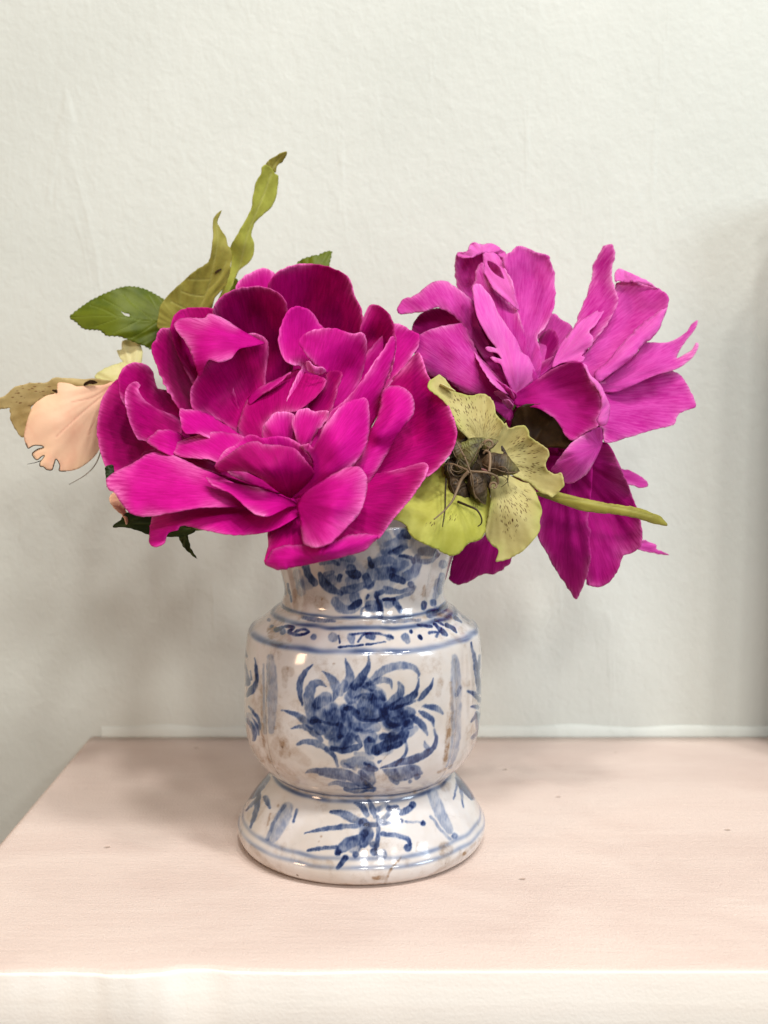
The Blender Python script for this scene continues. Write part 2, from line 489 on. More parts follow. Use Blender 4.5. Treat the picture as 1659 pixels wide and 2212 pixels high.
# front panel of the body
st('M', .85, (380,200,4),(320,255,20),(275,340,27),(270,430,22),(292,535,6))
st('M', .55, (485,385,4),(430,350,26),(370,375,42),(345,460,48),(355,560,48),(370,650,42))
st('M', .55, (455,255,4),(520,305,28),(560,370,44),(565,440,28),(545,495,5))
st('M', .70, (640,150,3),(662,220,20),(682,300,40),(660,370,34),(630,425,8))
st('M', .80, (833,105,4),(835,160,8),(822,230,25),(780,300,36),(720,375,40))
st('M', .42, (1235,320,4),(1240,270,14),(1190,220,26),(1090,208,34),(980,235,34),(900,290,30),(830,355,20))
st('M', .50, (1022,402,3),(1010,345,18),(950,325,30),(870,345,25),(800,375,15))
st('M', .70, (1075,340,6),(1095,390,25),(1090,440,34),(1040,490,38),(980,540,30))
st('M', .90, (1360,308,3),(1340,380,16),(1290,440,25),(1240,492,10))
st('M', .95, (1245,320,5),(1230,400,14),(1200,455,30),(1120,500,38),(1020,550,30))
st('M', .70, (1435,600,12),(1390,560,27),(1320,545,20),(1270,540,5))
st('M', .80, (1370,712,4),(1352,650,20),(1290,610,22),(1248,580,8))
st('M', .80, (1312,777,4),(1280,710,28),(1230,660,30),(1190,620,20))
st('M', .62, (120,575,6),(190,590,16),(260,620,26),(320,670,30),(360,720,20))
st('M', .62, (200,722,5),(260,705,14),(330,720,25),(400,770,26),(450,820,15))
st('M', .60, (248,855,10),(300,830,20),(380,835,30),(450,865,28),(500,900,15))
st('M', .70, (490,890,28),(555,950,16),(580,1030,11))
st('M', .95, (1368,735,9),(1385,800,14),(1360,880,22),(1280,940,32),(1180,980,34),(1080,1005,28),(980,1030,12),(930,1047,4))
st('M', .70, (1285,825,4),(1300,870,20),(1325,895,14))
st('M', .70, (1135,830,8),(1140,900,12),(1110,970,15),(1060,1020,12))
st('M', .50, (480,475,60),(420,520,50)); st('M', .35, (540,600,90)); st('M', .85, (390,660,40),(440,740,45))
st('M', .30, (510,730,70)); st('M', .55, (640,560,40),(655,650,48),(640,740,45),(600,780,30))
st('M', .75, (590,690,24),(620,740,34),(600,785,18)); st('M', .8, (370,670,18),(430,660,14),(520,690,12),(580,690,12))
st('M', .9, (640,560,20),(690,560,22),(740,590,16))
st('M', .50, (690,470,60),(760,405,62),(850,425,70),(930,450,44),(966,492,12))
st('M', .40, (840,545,105)); st('M', .35, (850,500,26)); st('M', .75, (700,600,16),(780,650,15),(880,660,15),(955,640,20))
st('M', .55, (770,370,12),(850,410,10),(930,430,14),(968,490,9)); st('M', .5, (720,470,10),(790,440,10),(880,450,10))
st('M', .75, (950,590,40),(1000,680,46),(1080,665,50)); st('M', .55, (1100,590,60),(1180,590,40)); st('M', .85, (1160,690,46))
st('M', .8, (960,620,22),(1010,690,20),(1080,690,16)); st('M', .7, (1040,560,16),(1130,530,14),(1215,500,10)); st('M', .6, (1100,600,18)); st('M', .7, (1160,680,18),(1110,720,16))
st('M', .38, (700,700,32),(800,720,46),(900,710,40)); st('M', .4, (740,720,10),(790,740,10),(850,730,9))
st('M', .45, (560,850,60),(650,830,56)); st('M', .9, (530,880,18),(620,905,25),(700,885,30),(765,860,20),(740,800,22))
st('M', .65, (840,840,50),(850,890,52)); st('M', .8, (890,900,40),(1000,850,52),(1080,820,52),(1130,760,36))
st('M', .6, (900,930,15),(1000,880,24),(1090,850,24)); st('M', .7, (830,800,16),(850,830,14)); st('M', .7, (940,790,26),(1040,770,18))
st('M', .3, (730,930,20),(800,940,28),(860,960,20)); st('M', .8, (915,1000,12),(935,990,8))
st('M', .25, (1160,760,40),(1210,730,30))
st('M', .70, (320,1085,5),(380,1068,22),(480,1075,32),(600,1085,40),(700,1120,42),(800,1185,40),(865,1222,20))
st('M', .50, (640,1010,40),(750,1000,52),(840,1030,48),(905,1058,12)); st('M', .50, (820,1100,70),(850,1150,46))
st('M', .8, (800,1005,12),(860,1035,14),(908,1052,6)); st('M', .6, (430,1100,10),(540,1120,10),(640,1140,12)); st('M', .6, (760,1080,22),(830,1130,14)); st('M', .5, (640,1010,10),(720,1060,12))
st('M', .60, (510,1180,10),(560,1165,20),(650,1180,26),(740,1200,20)); st('M', .95, (640,1215,17),(700,1232,20),(800,1225,20),(882,1215,15)); st('M', .7, (800,1170,18),(850,1200,18))
st('M', .60, (950,1060,6),(1000,1080,34),(1060,1100,60),(1130,1090,60),(1200,1065,52),(1250,1080,26)); st('M', .5, (1060,1165,22),(1010,1130,20)); st('M', .5, (1170,1155,17)); st('M', .55, (1230,1115,26)); st('M', .5, (1050,1060,12),(1080,1110,12)); st('M', .5, (1190,1050,18)); st('M', .5, (1130,1140,12))
# corner flutes
st('M', .24, (30,150,34),(42,300,46),(45,500,46),(38,740,28)); st('M', .2, (-25,200,10),(-22,500,12),(-15,760,14))
st('M', .24, (1535,140,28),(1545,300,44),(1548,600,44),(1540,850,40),(1490,1030,28)); st('M', .3, (1580,390,18),(1550,450,12))
# side panels
st('E', .9, (380,335,9),(400,480,20),(412,600,25),(390,720,36),(330,810,46),(268,890,16))
st('E', .7, (320,535,12),(325,650,16)); st('E', .7, (235,420,12),(260,560,22),(285,700,40)); st('E', .8, (220,170,20),(262,310,16))
st('E', .8, (290,1040,12),(370,1130,22),(440,1240,22),(462,1375,10)); st('E', .8, (350,1210,10),(420,1330,22),(440,1450,10))
st('E', .8, (255,1230,30),(330,1300,36),(380,1420,40),(365,1525,26)); st('E', .6, (200,1100,22),(190,1000,16)); st('E', .3, (300,1180,60))
st('V', .9, (1510,760,5),(1533,880,14),(1552,1000,17),(1558,1070,12)); st('V', .8, (1560,840,6),(1552,950,12))
st('V', .9, (1488,1060,6),(1530,1080,17),(1558,1115,14)); st('V', .8, (1512,1155,6),(1548,1160,14)); st('V', .8, (1508,1252,6),(1550,1210,19)); st('V', .8, (1518,1352,10),(1550,1315,11)); st('V', .6, (1545,1200,14),(1555,1300,14))
# shoulder border
st('N', .60, (385,930,26)); st('N', .45, (540,930,42)); st('N', .9, (588,920,8),(596,975,8)); st('N', .55, (690,930,40),(700,965,25)); st('N', .6, (830,920,26),(872,930,24))
st('N', .9, (750,970,7),(780,920,9),(825,900,7)); st('N', .9, (680,908,8),(800,896,9),(920,905,10),(1010,925,13),(1030,942,9)); st('N', .5, (1000,930,30))
st('N', 1.1, (590,1012,8),(700,1003,9),(790,995,7)); st('N', 1.1, (815,990,8),(900,980,7),(970,970,5)); st('N', .5, (1130,930,37),(1150,965,26)); st('N', 1.4, (1180,885,15)); st('N', 1.6, (1250,928,20),(1262,940,14))
st('N', 1.3, (80,872,20),(150,842,13),(220,850,13),(180,890,14),(260,912,12),(340,892,11),(300,862,11),(230,890,10)); st('N', .9, (130,882,30)); st('N', .8, (20,790,15)); st('N', .9, (40,840,15))
st('N', 1.0, (1235,835,11),(1345,842,13)); st('N', 1.3, (1370,820,13),(1400,850,15),(1440,890,24),(1468,912,12)); st('N', .9, (1330,895,13),(1395,890,9)); st('N', .8, (1385,925,10),(1430,860,8)); st('N', 1.3, (1470,830,19),(1520,860,20),(1548,890,9)); st('N', 1.2, (1535,768,15),(1588,805,10)); st('N', 1.2, (1560,705,14),(1620,760,16),(1650,790,10)); st('N', 1.0, (1380,790,10),(1440,830,8))
st('N', .45, (300,770,16),(420,790,22),(560,800,10)); st('N', .5, (1340,740,40),(1440,700,36)); st('N', .35, (960,800,20),(1100,800,18),(1250,790,14))
# neck front
st('N', .85, (320,360,32),(345,430,30),(395,490,28)); st('N', .6, (440,330,15),(540,315,20),(580,335,17)); st('N', .8, (430,410,16),(450,455,30),(480,505,40),(540,545,34),(610,575,18)); st('N', .5, (530,465,56)); st('N', 1.0, (600,428,16),(590,465,20))
st('N', .85, (690,372,44)); st('N', 1.1, (650,400,12),(720,418,40),(765,420,14)); st('N', .35, (700,480,62)); st('N', .5, (630,550,34),(720,535,36),(790,505,28)); st('N', .9, (835,290,18),(855,350,26)); st('N', .85, (815,440,34),(840,505,40)); st('N', .6, (800,520,14),(850,515,16),(880,470,12))
st('N', .45, (860,400,50),(930,420,52),(1000,400,56)); st('N', .9, (1030,440,36),(1110,475,28)); st('N', .6, (1140,430,46),(1200,400,42),(1235,330,34),(1230,280,30)); st('N', .9, (1178,500,30)); st('N', .8, (1265,230,36),(1340,232,44),(1395,262,18)); st('N', .6, (1410,255,10),(1330,310,22),(1250,310,20)); st('N', .9, (1090,268,14),(1180,280,16),(1205,320,16))
st('N', .38, (980,210,60),(1090,165,64),(1090,120,40)); st('N', .9, (1110,70,20),(1140,90,34),(1165,120,14)); st('N', .4, (1000,240,10),(1100,190,10),(1160,200,14)); st('N', .35, (1140,330,30),(1050,370,40))
st('N', 1.0, (940,560,20),(898,585,22),(905,630,14)); st('N', .5, (980,545,36),(1090,560,20),(1190,530,18)); st('N', .55, (1205,520,16),(1180,565,16),(1090,605,16),(1020,628,14),(950,622,12)); st('N', .9, (955,620,13),(1045,620,13)); st('N', .8, (830,590,9),(820,620,8))
st('N', .38, (560,640,40),(600,690,44),(680,705,40),(750,670,30),(720,610,50)); st('N', 1.1, (680,692,20),(740,660,30),(765,635,14)); st('N', .5, (850,680,52),(915,690,40),(930,770,22)); st('N', .75, (915,640,25),(935,730,20)); st('N', .7, (1050,650,26),(1090,710,25)); st('N', .5, (1080,690,22)); st('N', .35, (1000,660,44)); st('N', .5, (770,740,10),(780,700,10),(850,670,8))
st('N', .9, (1285,660,28),(1280,690,22)); st('N', .65, (1360,650,32)); st('N', .5, (1440,335,38)); st('N', .28, (1400,480,30),(1380,600,26)); st('N', .25, (250,410,40),(285,560,40)); st('N', .9, (108,420,16),(150,570,16)); st('N', .7, (170,500,9),(205,640,10))
st('N', .5, (1480,640,16),(1440,690,30)); st('N', .6, (1500,420,10),(1475,560,10))
st('N', .7, (820,205,50), ch=1) if False else None
st('N', .55, (450,660,70),(420,620,30), ch=1); st('N', .6, (1290,520,14),(1280,590,18), ch=1); st('N', .45, (150,560,30),(180,700,24), ch=1); st('N', .9, (452,620,9), ch=1)
st('M', .45, (150,240,30),(150,370,24), ch=1); st('M', .40, (140,830,40),(150,930,50), ch=1); st('M', .5, (1505,350,14),(1510,600,18),(1490,760,20),(1450,1040,14), ch=1); st('M', .7, (1400,1080,14),(1470,1050,10),(1510,1020,8), ch=1); st('M', .9, (548,195,10), ch=1); st('M', .5, (990,930,4),(950,980,4),(935,1050,4), ch=1); st('M', .35, (70,720,20), ch=1)
# foot
st('F', .85, (840,455,32),(860,530,46),(838,585,30)); st('F', .9, (845,525,28)); st('F', .8, (930,420,12),(932,520,14),(918,610,14)); st('F', .9, (850,470,14),(920,470,16))
st('F', .8, (640,390,9),(700,400,24),(770,430,28),(822,450,18)); st('F', .75, (475,525,4),(560,500,12),(680,485,17),(810,475,14)); st('F', .9, (495,630,9),(580,615,12),(670,612,14)); st('F', 1.2, (680,642,23)); st('F', .75, (825,555,30),(740,590,40),(690,630,24)); st('F', 1.0, (790,655,20)); st('F', 1.1, (728,675,18),(682,738,13)); st('F', .5, (780,600,52))
st('F', .8, (788,335,10),(830,355,20),(862,405,18)); st('F', .65, (868,320,10),(890,360,19),(912,420,15)); st('F', .45, (930,375,18),(980,350,13),(1010,372,10)); st('F', 1.1, (1000,370,20),(1050,365,15)); st('F', 1.2, (1145,345,23)); st('F', .75, (1130,362,20),(1080,395,20),(1020,382,18),(955,445,16)); st('F', .8, (960,460,16),(1030,455,12),(1065,450,22)); st('F', .9, (1065,450,18)); st('F', .3, (1100,450,8),(1200,455,8)); st('F', 1.0, (1210,460,17)); st('F', .9, (960,530,16),(1040,535,14),(1110,555,14),(1130,590,12)); st('F', .9, (1115,615,25)); st('F', 1.2, (905,640,27)); st('F', .9, (898,590,20)); st('F', .5, (955,655,34))
st('F', .28, (365,365,40),(325,450,52),(275,545,40)); st('F', .5, (425,380,10),(405,450,10)); st('F', .35, (240,560,14),(290,440,12),(350,350,10)); st('F', .26, (1270,280,36),(1320,400,40),(1375,500,28)); st('F', .8, (1405,540,20)); st('F', .3, (1260,420,10),(1320,500,10),(1380,560,10))
st('F', .9, (240,180,20),(190,240,25),(150,290,15),(118,305,9)); st('F', .8, (190,260,14),(172,380,18),(138,485,7)); st('F', .9, (230,300,16),(255,362,11)); st('F', .8, (110,380,6),(150,340,10),(185,300,12)); st('F', 1.0, (1420,180,10),(1460,240,20),(1515,302,14)); st('F', .6, (1425,200,10),(1400,310,5)); st('F', .6, (1440,230,10),(1462,360,5)); st('F', .7, (1495,220,8),(1525,280,12))
st('F', .9, (1075,670,5),(1040,715,7),(1000,765,8),(975,830,8), ch=1); st('F', .8, (900,800,10),(960,800,14),(985,795,10), ch=1); st('F', .5, (700,845,14),(850,860,16),(1000,840,14), ch=1); st('F', .4, (140,600,14),(300,760,12),(500,830,10), ch=1); st('F', .4, (1560,560,10),(1450,660,12),(1250,790,10), ch=1); st('F', .9, (310,352,11), ch=1); st('F', .6, (260,400,8),(240,470,8), ch=1); st('F', .9, (575,542,8), ch=1); st('F', .8, (560,575,6), ch=1); st('F', .9, (1470,650,12), ch=1); st('F', .4, (1175,580,8),(1170,630,8), ch=1)  # crack and dirt; strokes along the base rim also paint in contact shadow

st('M', .40, (90,840,60),(60,960,70), ch=1); st('M', .35, (190,260,44), ch=1); st('M', .3, (230,930,60),(330,1000,40), ch=1); st('M', .4, (-40,700,30),(-30,850,30), ch=1); st('M', .35, (1420,330,30),(1400,450,24), ch=1); st('M', .3, (300,640,30),(200,690,24), ch=1)
st('N', .45, (60,900,60),(160,950,50),(60,970,40), ch=1); st('N', .4, (1600,870,40), ch=1); st('N', .45, (230,560,24),(240,700,24), ch=1); st('N', .35, (1150,760,40), ch=1)
st('F', .4, (330,120,40),(420,200,30), ch=1); st('F', .35, (200,330,50),(150,420,40), ch=1); st('F', .35, (1350,230,40), ch=1); st('F', .35, (620,720,40),(450,700,30), ch=1); st('F', .4, (1350,620,50), ch=1)
st('N', .28, (560,300,120)); st('N', .3, (1000,330,130)); st('N', .26, (1250,180,90)); st('N', .25, (330,480,70)); st('N', .3, (1110,60,80)); st('N', .3, (960,130,70)); st('N', .45, (1430,430,30),(1410,560,24)); st('N', .4, (870,330,40),(960,300,40),(1040,310,30)); st('N', .5, (1130,190,30),(1060,230,34)); st('N', .5, (480,420,24),(540,400,20)); st('N', .45, (690,290,40),(620,280,30))
st('M', .4, (430,600,60),(470,700,50)); st('M', .45, (900,480,60),(960,560,40)); st('M', .45, (780,600,60)); st('M', .4, (690,800,50),(620,880,30)); st('M', .45, (1080,760,50),(1000,800,40)); st('M', .5, (600,420,40),(640,350,30)); st('M', .4, (800,320,30),(860,380,40))

st('M', .5, (560,640,90),(520,760,60)); st('M', .35, (860,600,90),(760,680,70)); st('M', .4, (1000,560,60),(1120,640,60)); st('M', .35, (700,560,60),(740,760,60),(860,790,50))
st('N', .6, (70,800,40),(30,880,30),(120,800,30), ch=1); st('N', .5, (1480,780,40), ch=1); st('E', .5, (470,600,20),(480,1000,20),(500,1500,20),(600,1850,16), ch=1); st('E', .35, (380,1650,60),(500,1800,60), ch=1); st('V', .5, (1370,1200,14),(1360,1400,18),(1350,1480,20), ch=1)


def paint(px, py):
    """hand-painted cobalt density and dirt at measured front points"""
    n1 = lattice(px / 9, py / 9, 1) - 0.5; n2 = lattice(px / 9 + 7, py / 9 + 3, 2) - 0.5
    n3 = lattice(px / 3.5, py / 3.5, 3) - 0.5; n4 = lattice(px / 3.5, py / 3.5, 4) - 0.5
    qx = px + n1 * 2.4 + n3 * 1.1; qy = py + n2 * 2.4 + n4 * 1.1
    dens = [np.zeros(px.shape), np.zeros(px.shape)]
    bris = (0.50 + 1.05 * lattice(px / 12 + 11, py / 14, 5)) * (0.70 + 0.60 * lattice(px / 1.9, py / 6.0, 6))
    for crop, alpha, pts, ch in STROKES:
        g = grid(crop, pts); sc = cscale(crop)
        w = np.array([p[2] for p in pts], float) * sc
        wm = w.max() + 3
        sel = np.nonzero((qx > g[:, 0].min() - wm) & (qx < g[:, 0].max() + wm) & (qy > g[:, 1].min() - wm) & (qy < g[:, 1].max() + wm))[0]
        if len(sel) == 0: continue
        X = qx[sel]; Y = qy[sel]
        best = np.full(X.shape, -9.0); bw = np.ones(X.shape)
        if len(pts) == 1:
            best = 1 - np.hypot(X - g[0, 0], Y - g[0, 1]) / w[0]; bw[:] = w[0]
        else:                                     # smooth the stroke first
            G = np.column_stack([g, w]); out = []
            for i in range(len(G) - 1):
                p0 = G[max(i - 1, 0)]; p1 = G[i]; p2 = G[i + 1]; p3 = G[min(i + 2, len(G) - 1)]
                for t in (0, 0.25, 0.5, 0.75):
                    out.append(0.5 * ((2 * p1) + (-p0 + p2) * t + (2*p0 - 5*p1 + 4*p2 - p3) * t*t + (-p0 + 3*p1 - 3*p2 + p3) * t**3))
            out.append(G[-1]); G = np.array(out); G[:, 2] = np.maximum(G[:, 2], 0.5)
            for i in range(len(G) - 1):
                ax, ay, aw = G[i]; bx, by, bw_ = G[i + 1]
                L2 = (bx - ax) ** 2 + (by - ay) ** 2 + 1e-9
                t = np.clip(((X - ax) * (bx - ax) + (Y - ay) * (by - ay)) / L2, 0, 1)
                d = np.hypot(X - ax - t * (bx - ax), Y - ay - t * (by - ay))
                ww = aw + t * (bw_ - aw)
                v = 1 - d / ww
                m = v > best
                best[m] = v[m]; bw[m] = ww[m]
        dist = best * bw                          # inside depth in grid units
        sf = 1.5 + 0.16 * bw
        a = np.clip((dist + 1.4) / (1.4 + sf), 0, 1); a = a * a * (3 - 2 * a)
        pool = 0.92 + 0.12 * np.exp(-((dist - 2.0) / 2.0) ** 2)   # pigment pools at a stroke's rim
        if ch == 0:
            dens[0][sel] += 1.45 * alpha * a * pool * bris[sel]
        else:
            dens[1][sel] += alpha * a
    return dens

def glaze_material():
    t = NT("blue_and_white_glaze")
    b = t.attr('blue'); d = t.attr('dirt')
    co = t.coord('Object')
    tone = t.noise(co, 22, 4, 0.6)
    mott = t.noise(co, 260, 3, 0.6)
    base = t.mix(t.ramp(tone, 0.32, 0.68), (0.48, 0.435, 0.395), (0.61, 0.585, 0.58))
    base = t.mix(t.ramp(mott, 0.3, 0.75, 0.0, 0.22), base, (0.56, 0.47, 0.40))
    dn = t.noise(co, 75, 5, 0.7)
    dm = t.math('ADD', t.ramp(dn, 0.50, 0.74, 0, 0.55), t.math('MULTIPLY', d, t.ramp(mott, 0.3, 0.65, 0.35, 1.1)), True)
    base = t.mix(dm, base, (0.24, 0.15, 0.085))
    sk = t.n('ShaderNodeTexVoronoi', feature='F1'); t.l(co, sk.inputs['Vector']); sk.inputs['Scale'].default_value = 210
    sp = t.n('ShaderNodeSeparateColor'); t.l(sk.outputs['Color'], sp.inputs[0])
    speck = t.math('MULTIPLY', t.ramp(sk.outputs['Distance'], 0.08, 0.17, 1, 0), t.math('GREATER_THAN', sp.outputs[1], 0.965))
    base = t.mix(t.math('MULTIPLY', speck, 0.8), base, (0.10, 0.055, 0.03))
    comb = t.n('ShaderNodeCombineColor')
    for i, k in enumerate((1.75, 1.40, 0.80)):
        t.l(t.math('EXPONENT', t.math('MULTIPLY', b, -k)), comb.inputs[i])
    c = t.mix(1.0, base, comb.outputs[0], 'MULTIPLY')
    h = t.math('ADD', t.noise(co, 60, 2, 0.5), t.math('MULTIPLY', mott, 0.12))
    nb = t.bump(h, 0.25, 0.0016)
    return t.done(t.principled(c, 0.13, 0.5, nb, **{'Coat Weight': 0.35, 'Coat Roughness': 0.05}))
M_GLAZE = glaze_material()

vase = thing("vase", "blue and white porcelain vase with floral panels standing on the shelf", "vase", (0, 0, 0.0004))
RINGS = [(0.1044, 0.00055, 1.5), (0.1010, 0.0006, 1.4), (0.0938, 0.0008, 1.0), (0.0322, 0.0007, 1.3), (0.0298, 0.0007, 1.1), (0.0116, 0.0007, 0.55), (0.0086, 0.0007, 0.45)]
def vase_part(name, i0, i1):
    pr = densify(PROFILE[i0:i1 + 1], 0.00042)
    P = vase_points(pr)
    nr, nc = P.shape[:2]
    flat = P.reshape(-1, 3)
    front = flat.copy(); front[:, 1] = -np.abs(front[:, 1])
    side = np.where(flat[:, 1] > 0, -1.0, 1.0)
    front[:, 0] *= side
    px, py = measure(front + np.array([[0, 0, 0.0004]]))
    outer = np.repeat(np.arange(nr) < (nr if i1 < 45 else np.argmax(pr[:, 0])), nc)
    blue, dirt = paint(px, py)
    zz = flat[:, 2]; thv = np.tile(TH, nr)
    jig = 0.0006 * (lattice(thv * 6 + 20, zz * 0 + 2, 8) - 0.5)
    for (rz, rw, ra) in RINGS:
        tone = 0.45 + 0.95 * lattice(thv * 7 + 30, zz * 300, 9)
        blue += ra * tone * np.exp(-((zz + jig - rz) / rw) ** 2)
    crease = np.exp(-((zz - 0.0312) / 0.0016) ** 2) + 0.8 * np.exp(-((zz - 0.1030) / 0.0014) ** 2) + 0.7 * np.exp(-(zz / 0.0018) ** 2)  # dirt in the creases; at the foot it also paints in contact shadow
    dirt += 0.75 * crease * lattice(thv * 12 + 40, zz * 900, 10)
    for c in (-50, 50, 130, -130):
        d = np.angle(np.exp(1j * (thv - math.radians(c))))
        ln = np.exp(-((np.abs(d) - 0.085) / 0.018) ** 2) * ((zz > 0.036) & (zz < 0.088))
        dirt += 0.42 * ln * lattice(thv * 60 + 40, zz * 420, 11)
    blue *= outer; dirt *= outer
    j = np.arange(nr - 1)[:, None] * nc; k = np.arange(nc)[None]
    k2 = (k + 1) % nc
    faces = np.stack([j + k, j + k2, j + nc + k2, j + nc + k], -1).reshape(-1, 4)
    me = bpy.data.meshes.new(name)
    nv = len(flat); nf = len(faces)
    me.vertices.add(nv); me.vertices.foreach_set("co", flat.ravel())
    me.loops.add(nf * 4); me.loops.foreach_set("vertex_index", faces.ravel())
    me.polygons.add(nf); me.polygons.foreach_set("loop_start", np.arange(nf) * 4)
    me.update(calc_edges=True)
    me.polygons.foreach_set("use_smooth", np.ones(nf, bool))
    me.materials.append(M_GLAZE)
    me.validate()
    o = bpy.data.objects.new(name, me)
    COL.objects.link(o); o.parent = vase
    fattr(o, 'blue', np.clip(blue, 0, 3.2)); fattr(o, 'dirt', np.clip(dirt, 0, 1))
    return o
vase_part("foot", 0, I_FOOT)
vase_part("body", I_FOOT, I_BODY)
vase_part("neck", I_BODY, len(PROFILE) - 1)

# ------------------------------------------------------------------ petals and leaves
def catmull(P, step, closed=True):
    P = np.asarray(P, float); n = len(P); out = []
    rng = range(n) if closed else range(n - 1)
    for i in rng:
        if closed:
            p0, p1, p2, p3 = P[i - 1], P[i], P[(i + 1) % n], P[(i + 2) % n]
        else:
            p0, p1, p2, p3 = P[max(i - 1, 0)], P[i], P[i + 1], P[min(i + 2, n - 1)]
        L = np.linalg.norm(p2 - p1)
        m = max(1, int(round(L / step)))
        t1 = 0.5 * (p2 - p0); t2 = 0.5 * (p3 - p1)
        t1 = t1 * min(1, 0.9 * L / (np.linalg.norm(t1) + 1e-9)); t2 = t2 * min(1, 0.9 * L / (np.linalg.norm(t2) + 1e-9))
        for k in range(m):
            t = k / m
            out.append((2*t**3-3*t**2+1)*p1 + (t**3-2*t**2+t)*t1 + (-2*t**3+3*t**2)*p2 + (t**3-t**2)*t2)
    if not closed: out.append(P[-1])
    return np.array(out)

def tps(ctrl):
    c = np.asarray(ctrl, float); n = len(c)
    X = c[:, :2] / 100.0
    def phi(r2): return np.where(r2 > 0, 0.5 * r2 * np.log(r2 + 1e-12), 0)
    K = phi(((X[:, None] - X[None]) ** 2).sum(-1)) + 0.02 * np.eye(n)
    A = np.zeros((n + 3, n + 3)); A[:n, :n] = K
    A[:n, n] = 1; A[:n, n + 1:] = X; A[n, :n] = 1; A[n + 1:, :n] = X.T
    b = np.zeros(n + 3); b[:n] = c[:, 2]
    w = np.linalg.lstsq(A, b, rcond=None)[0]
    def f(P):
        Q = P / 100.0
        return phi(((Q[:, None] - X[None]) ** 2).sum(-1)) @ w[:n] + w[n] + Q @ w[n + 1:]
    return f

def inside(P, poly):
    x, y = P[:, 0], P[:, 1]
    r = np.zeros(len(P), bool)
    x1, y1 = poly[:, 0], poly[:, 1]; x2, y2 = np.roll(x1, -1), np.roll(y1, -1)
    for i in range(len(poly)):
        c = (y1[i] > y) != (y2[i] > y)
        if c.any():
            xi = x1[i] + (y - y1[i]) * (x2[i] - x1[i]) / (y2[i] - y1[i] + 1e-12)
            r ^= c & (x < xi)
    return r

def seg_dist(P, A, B):
    """distance of each P to the nearest of segments A-B, and index"""
    best = np.full(len(P), 1e9); idx = np.zeros(len(P), int)
    for i in range(len(A)):
        d = B[i] - A[i]; L2 = d @ d + 1e-9
        t = np.clip(((P - A[i]) @ d) / L2, 0, 1)
        q = np.hypot(P[:, 0] - A[i, 0] - t * d[0], P[:, 1] - A[i, 1] - t * d[1])
        m = q < best
        best[m] = q[m]; idx[m] = i
    return best, idx

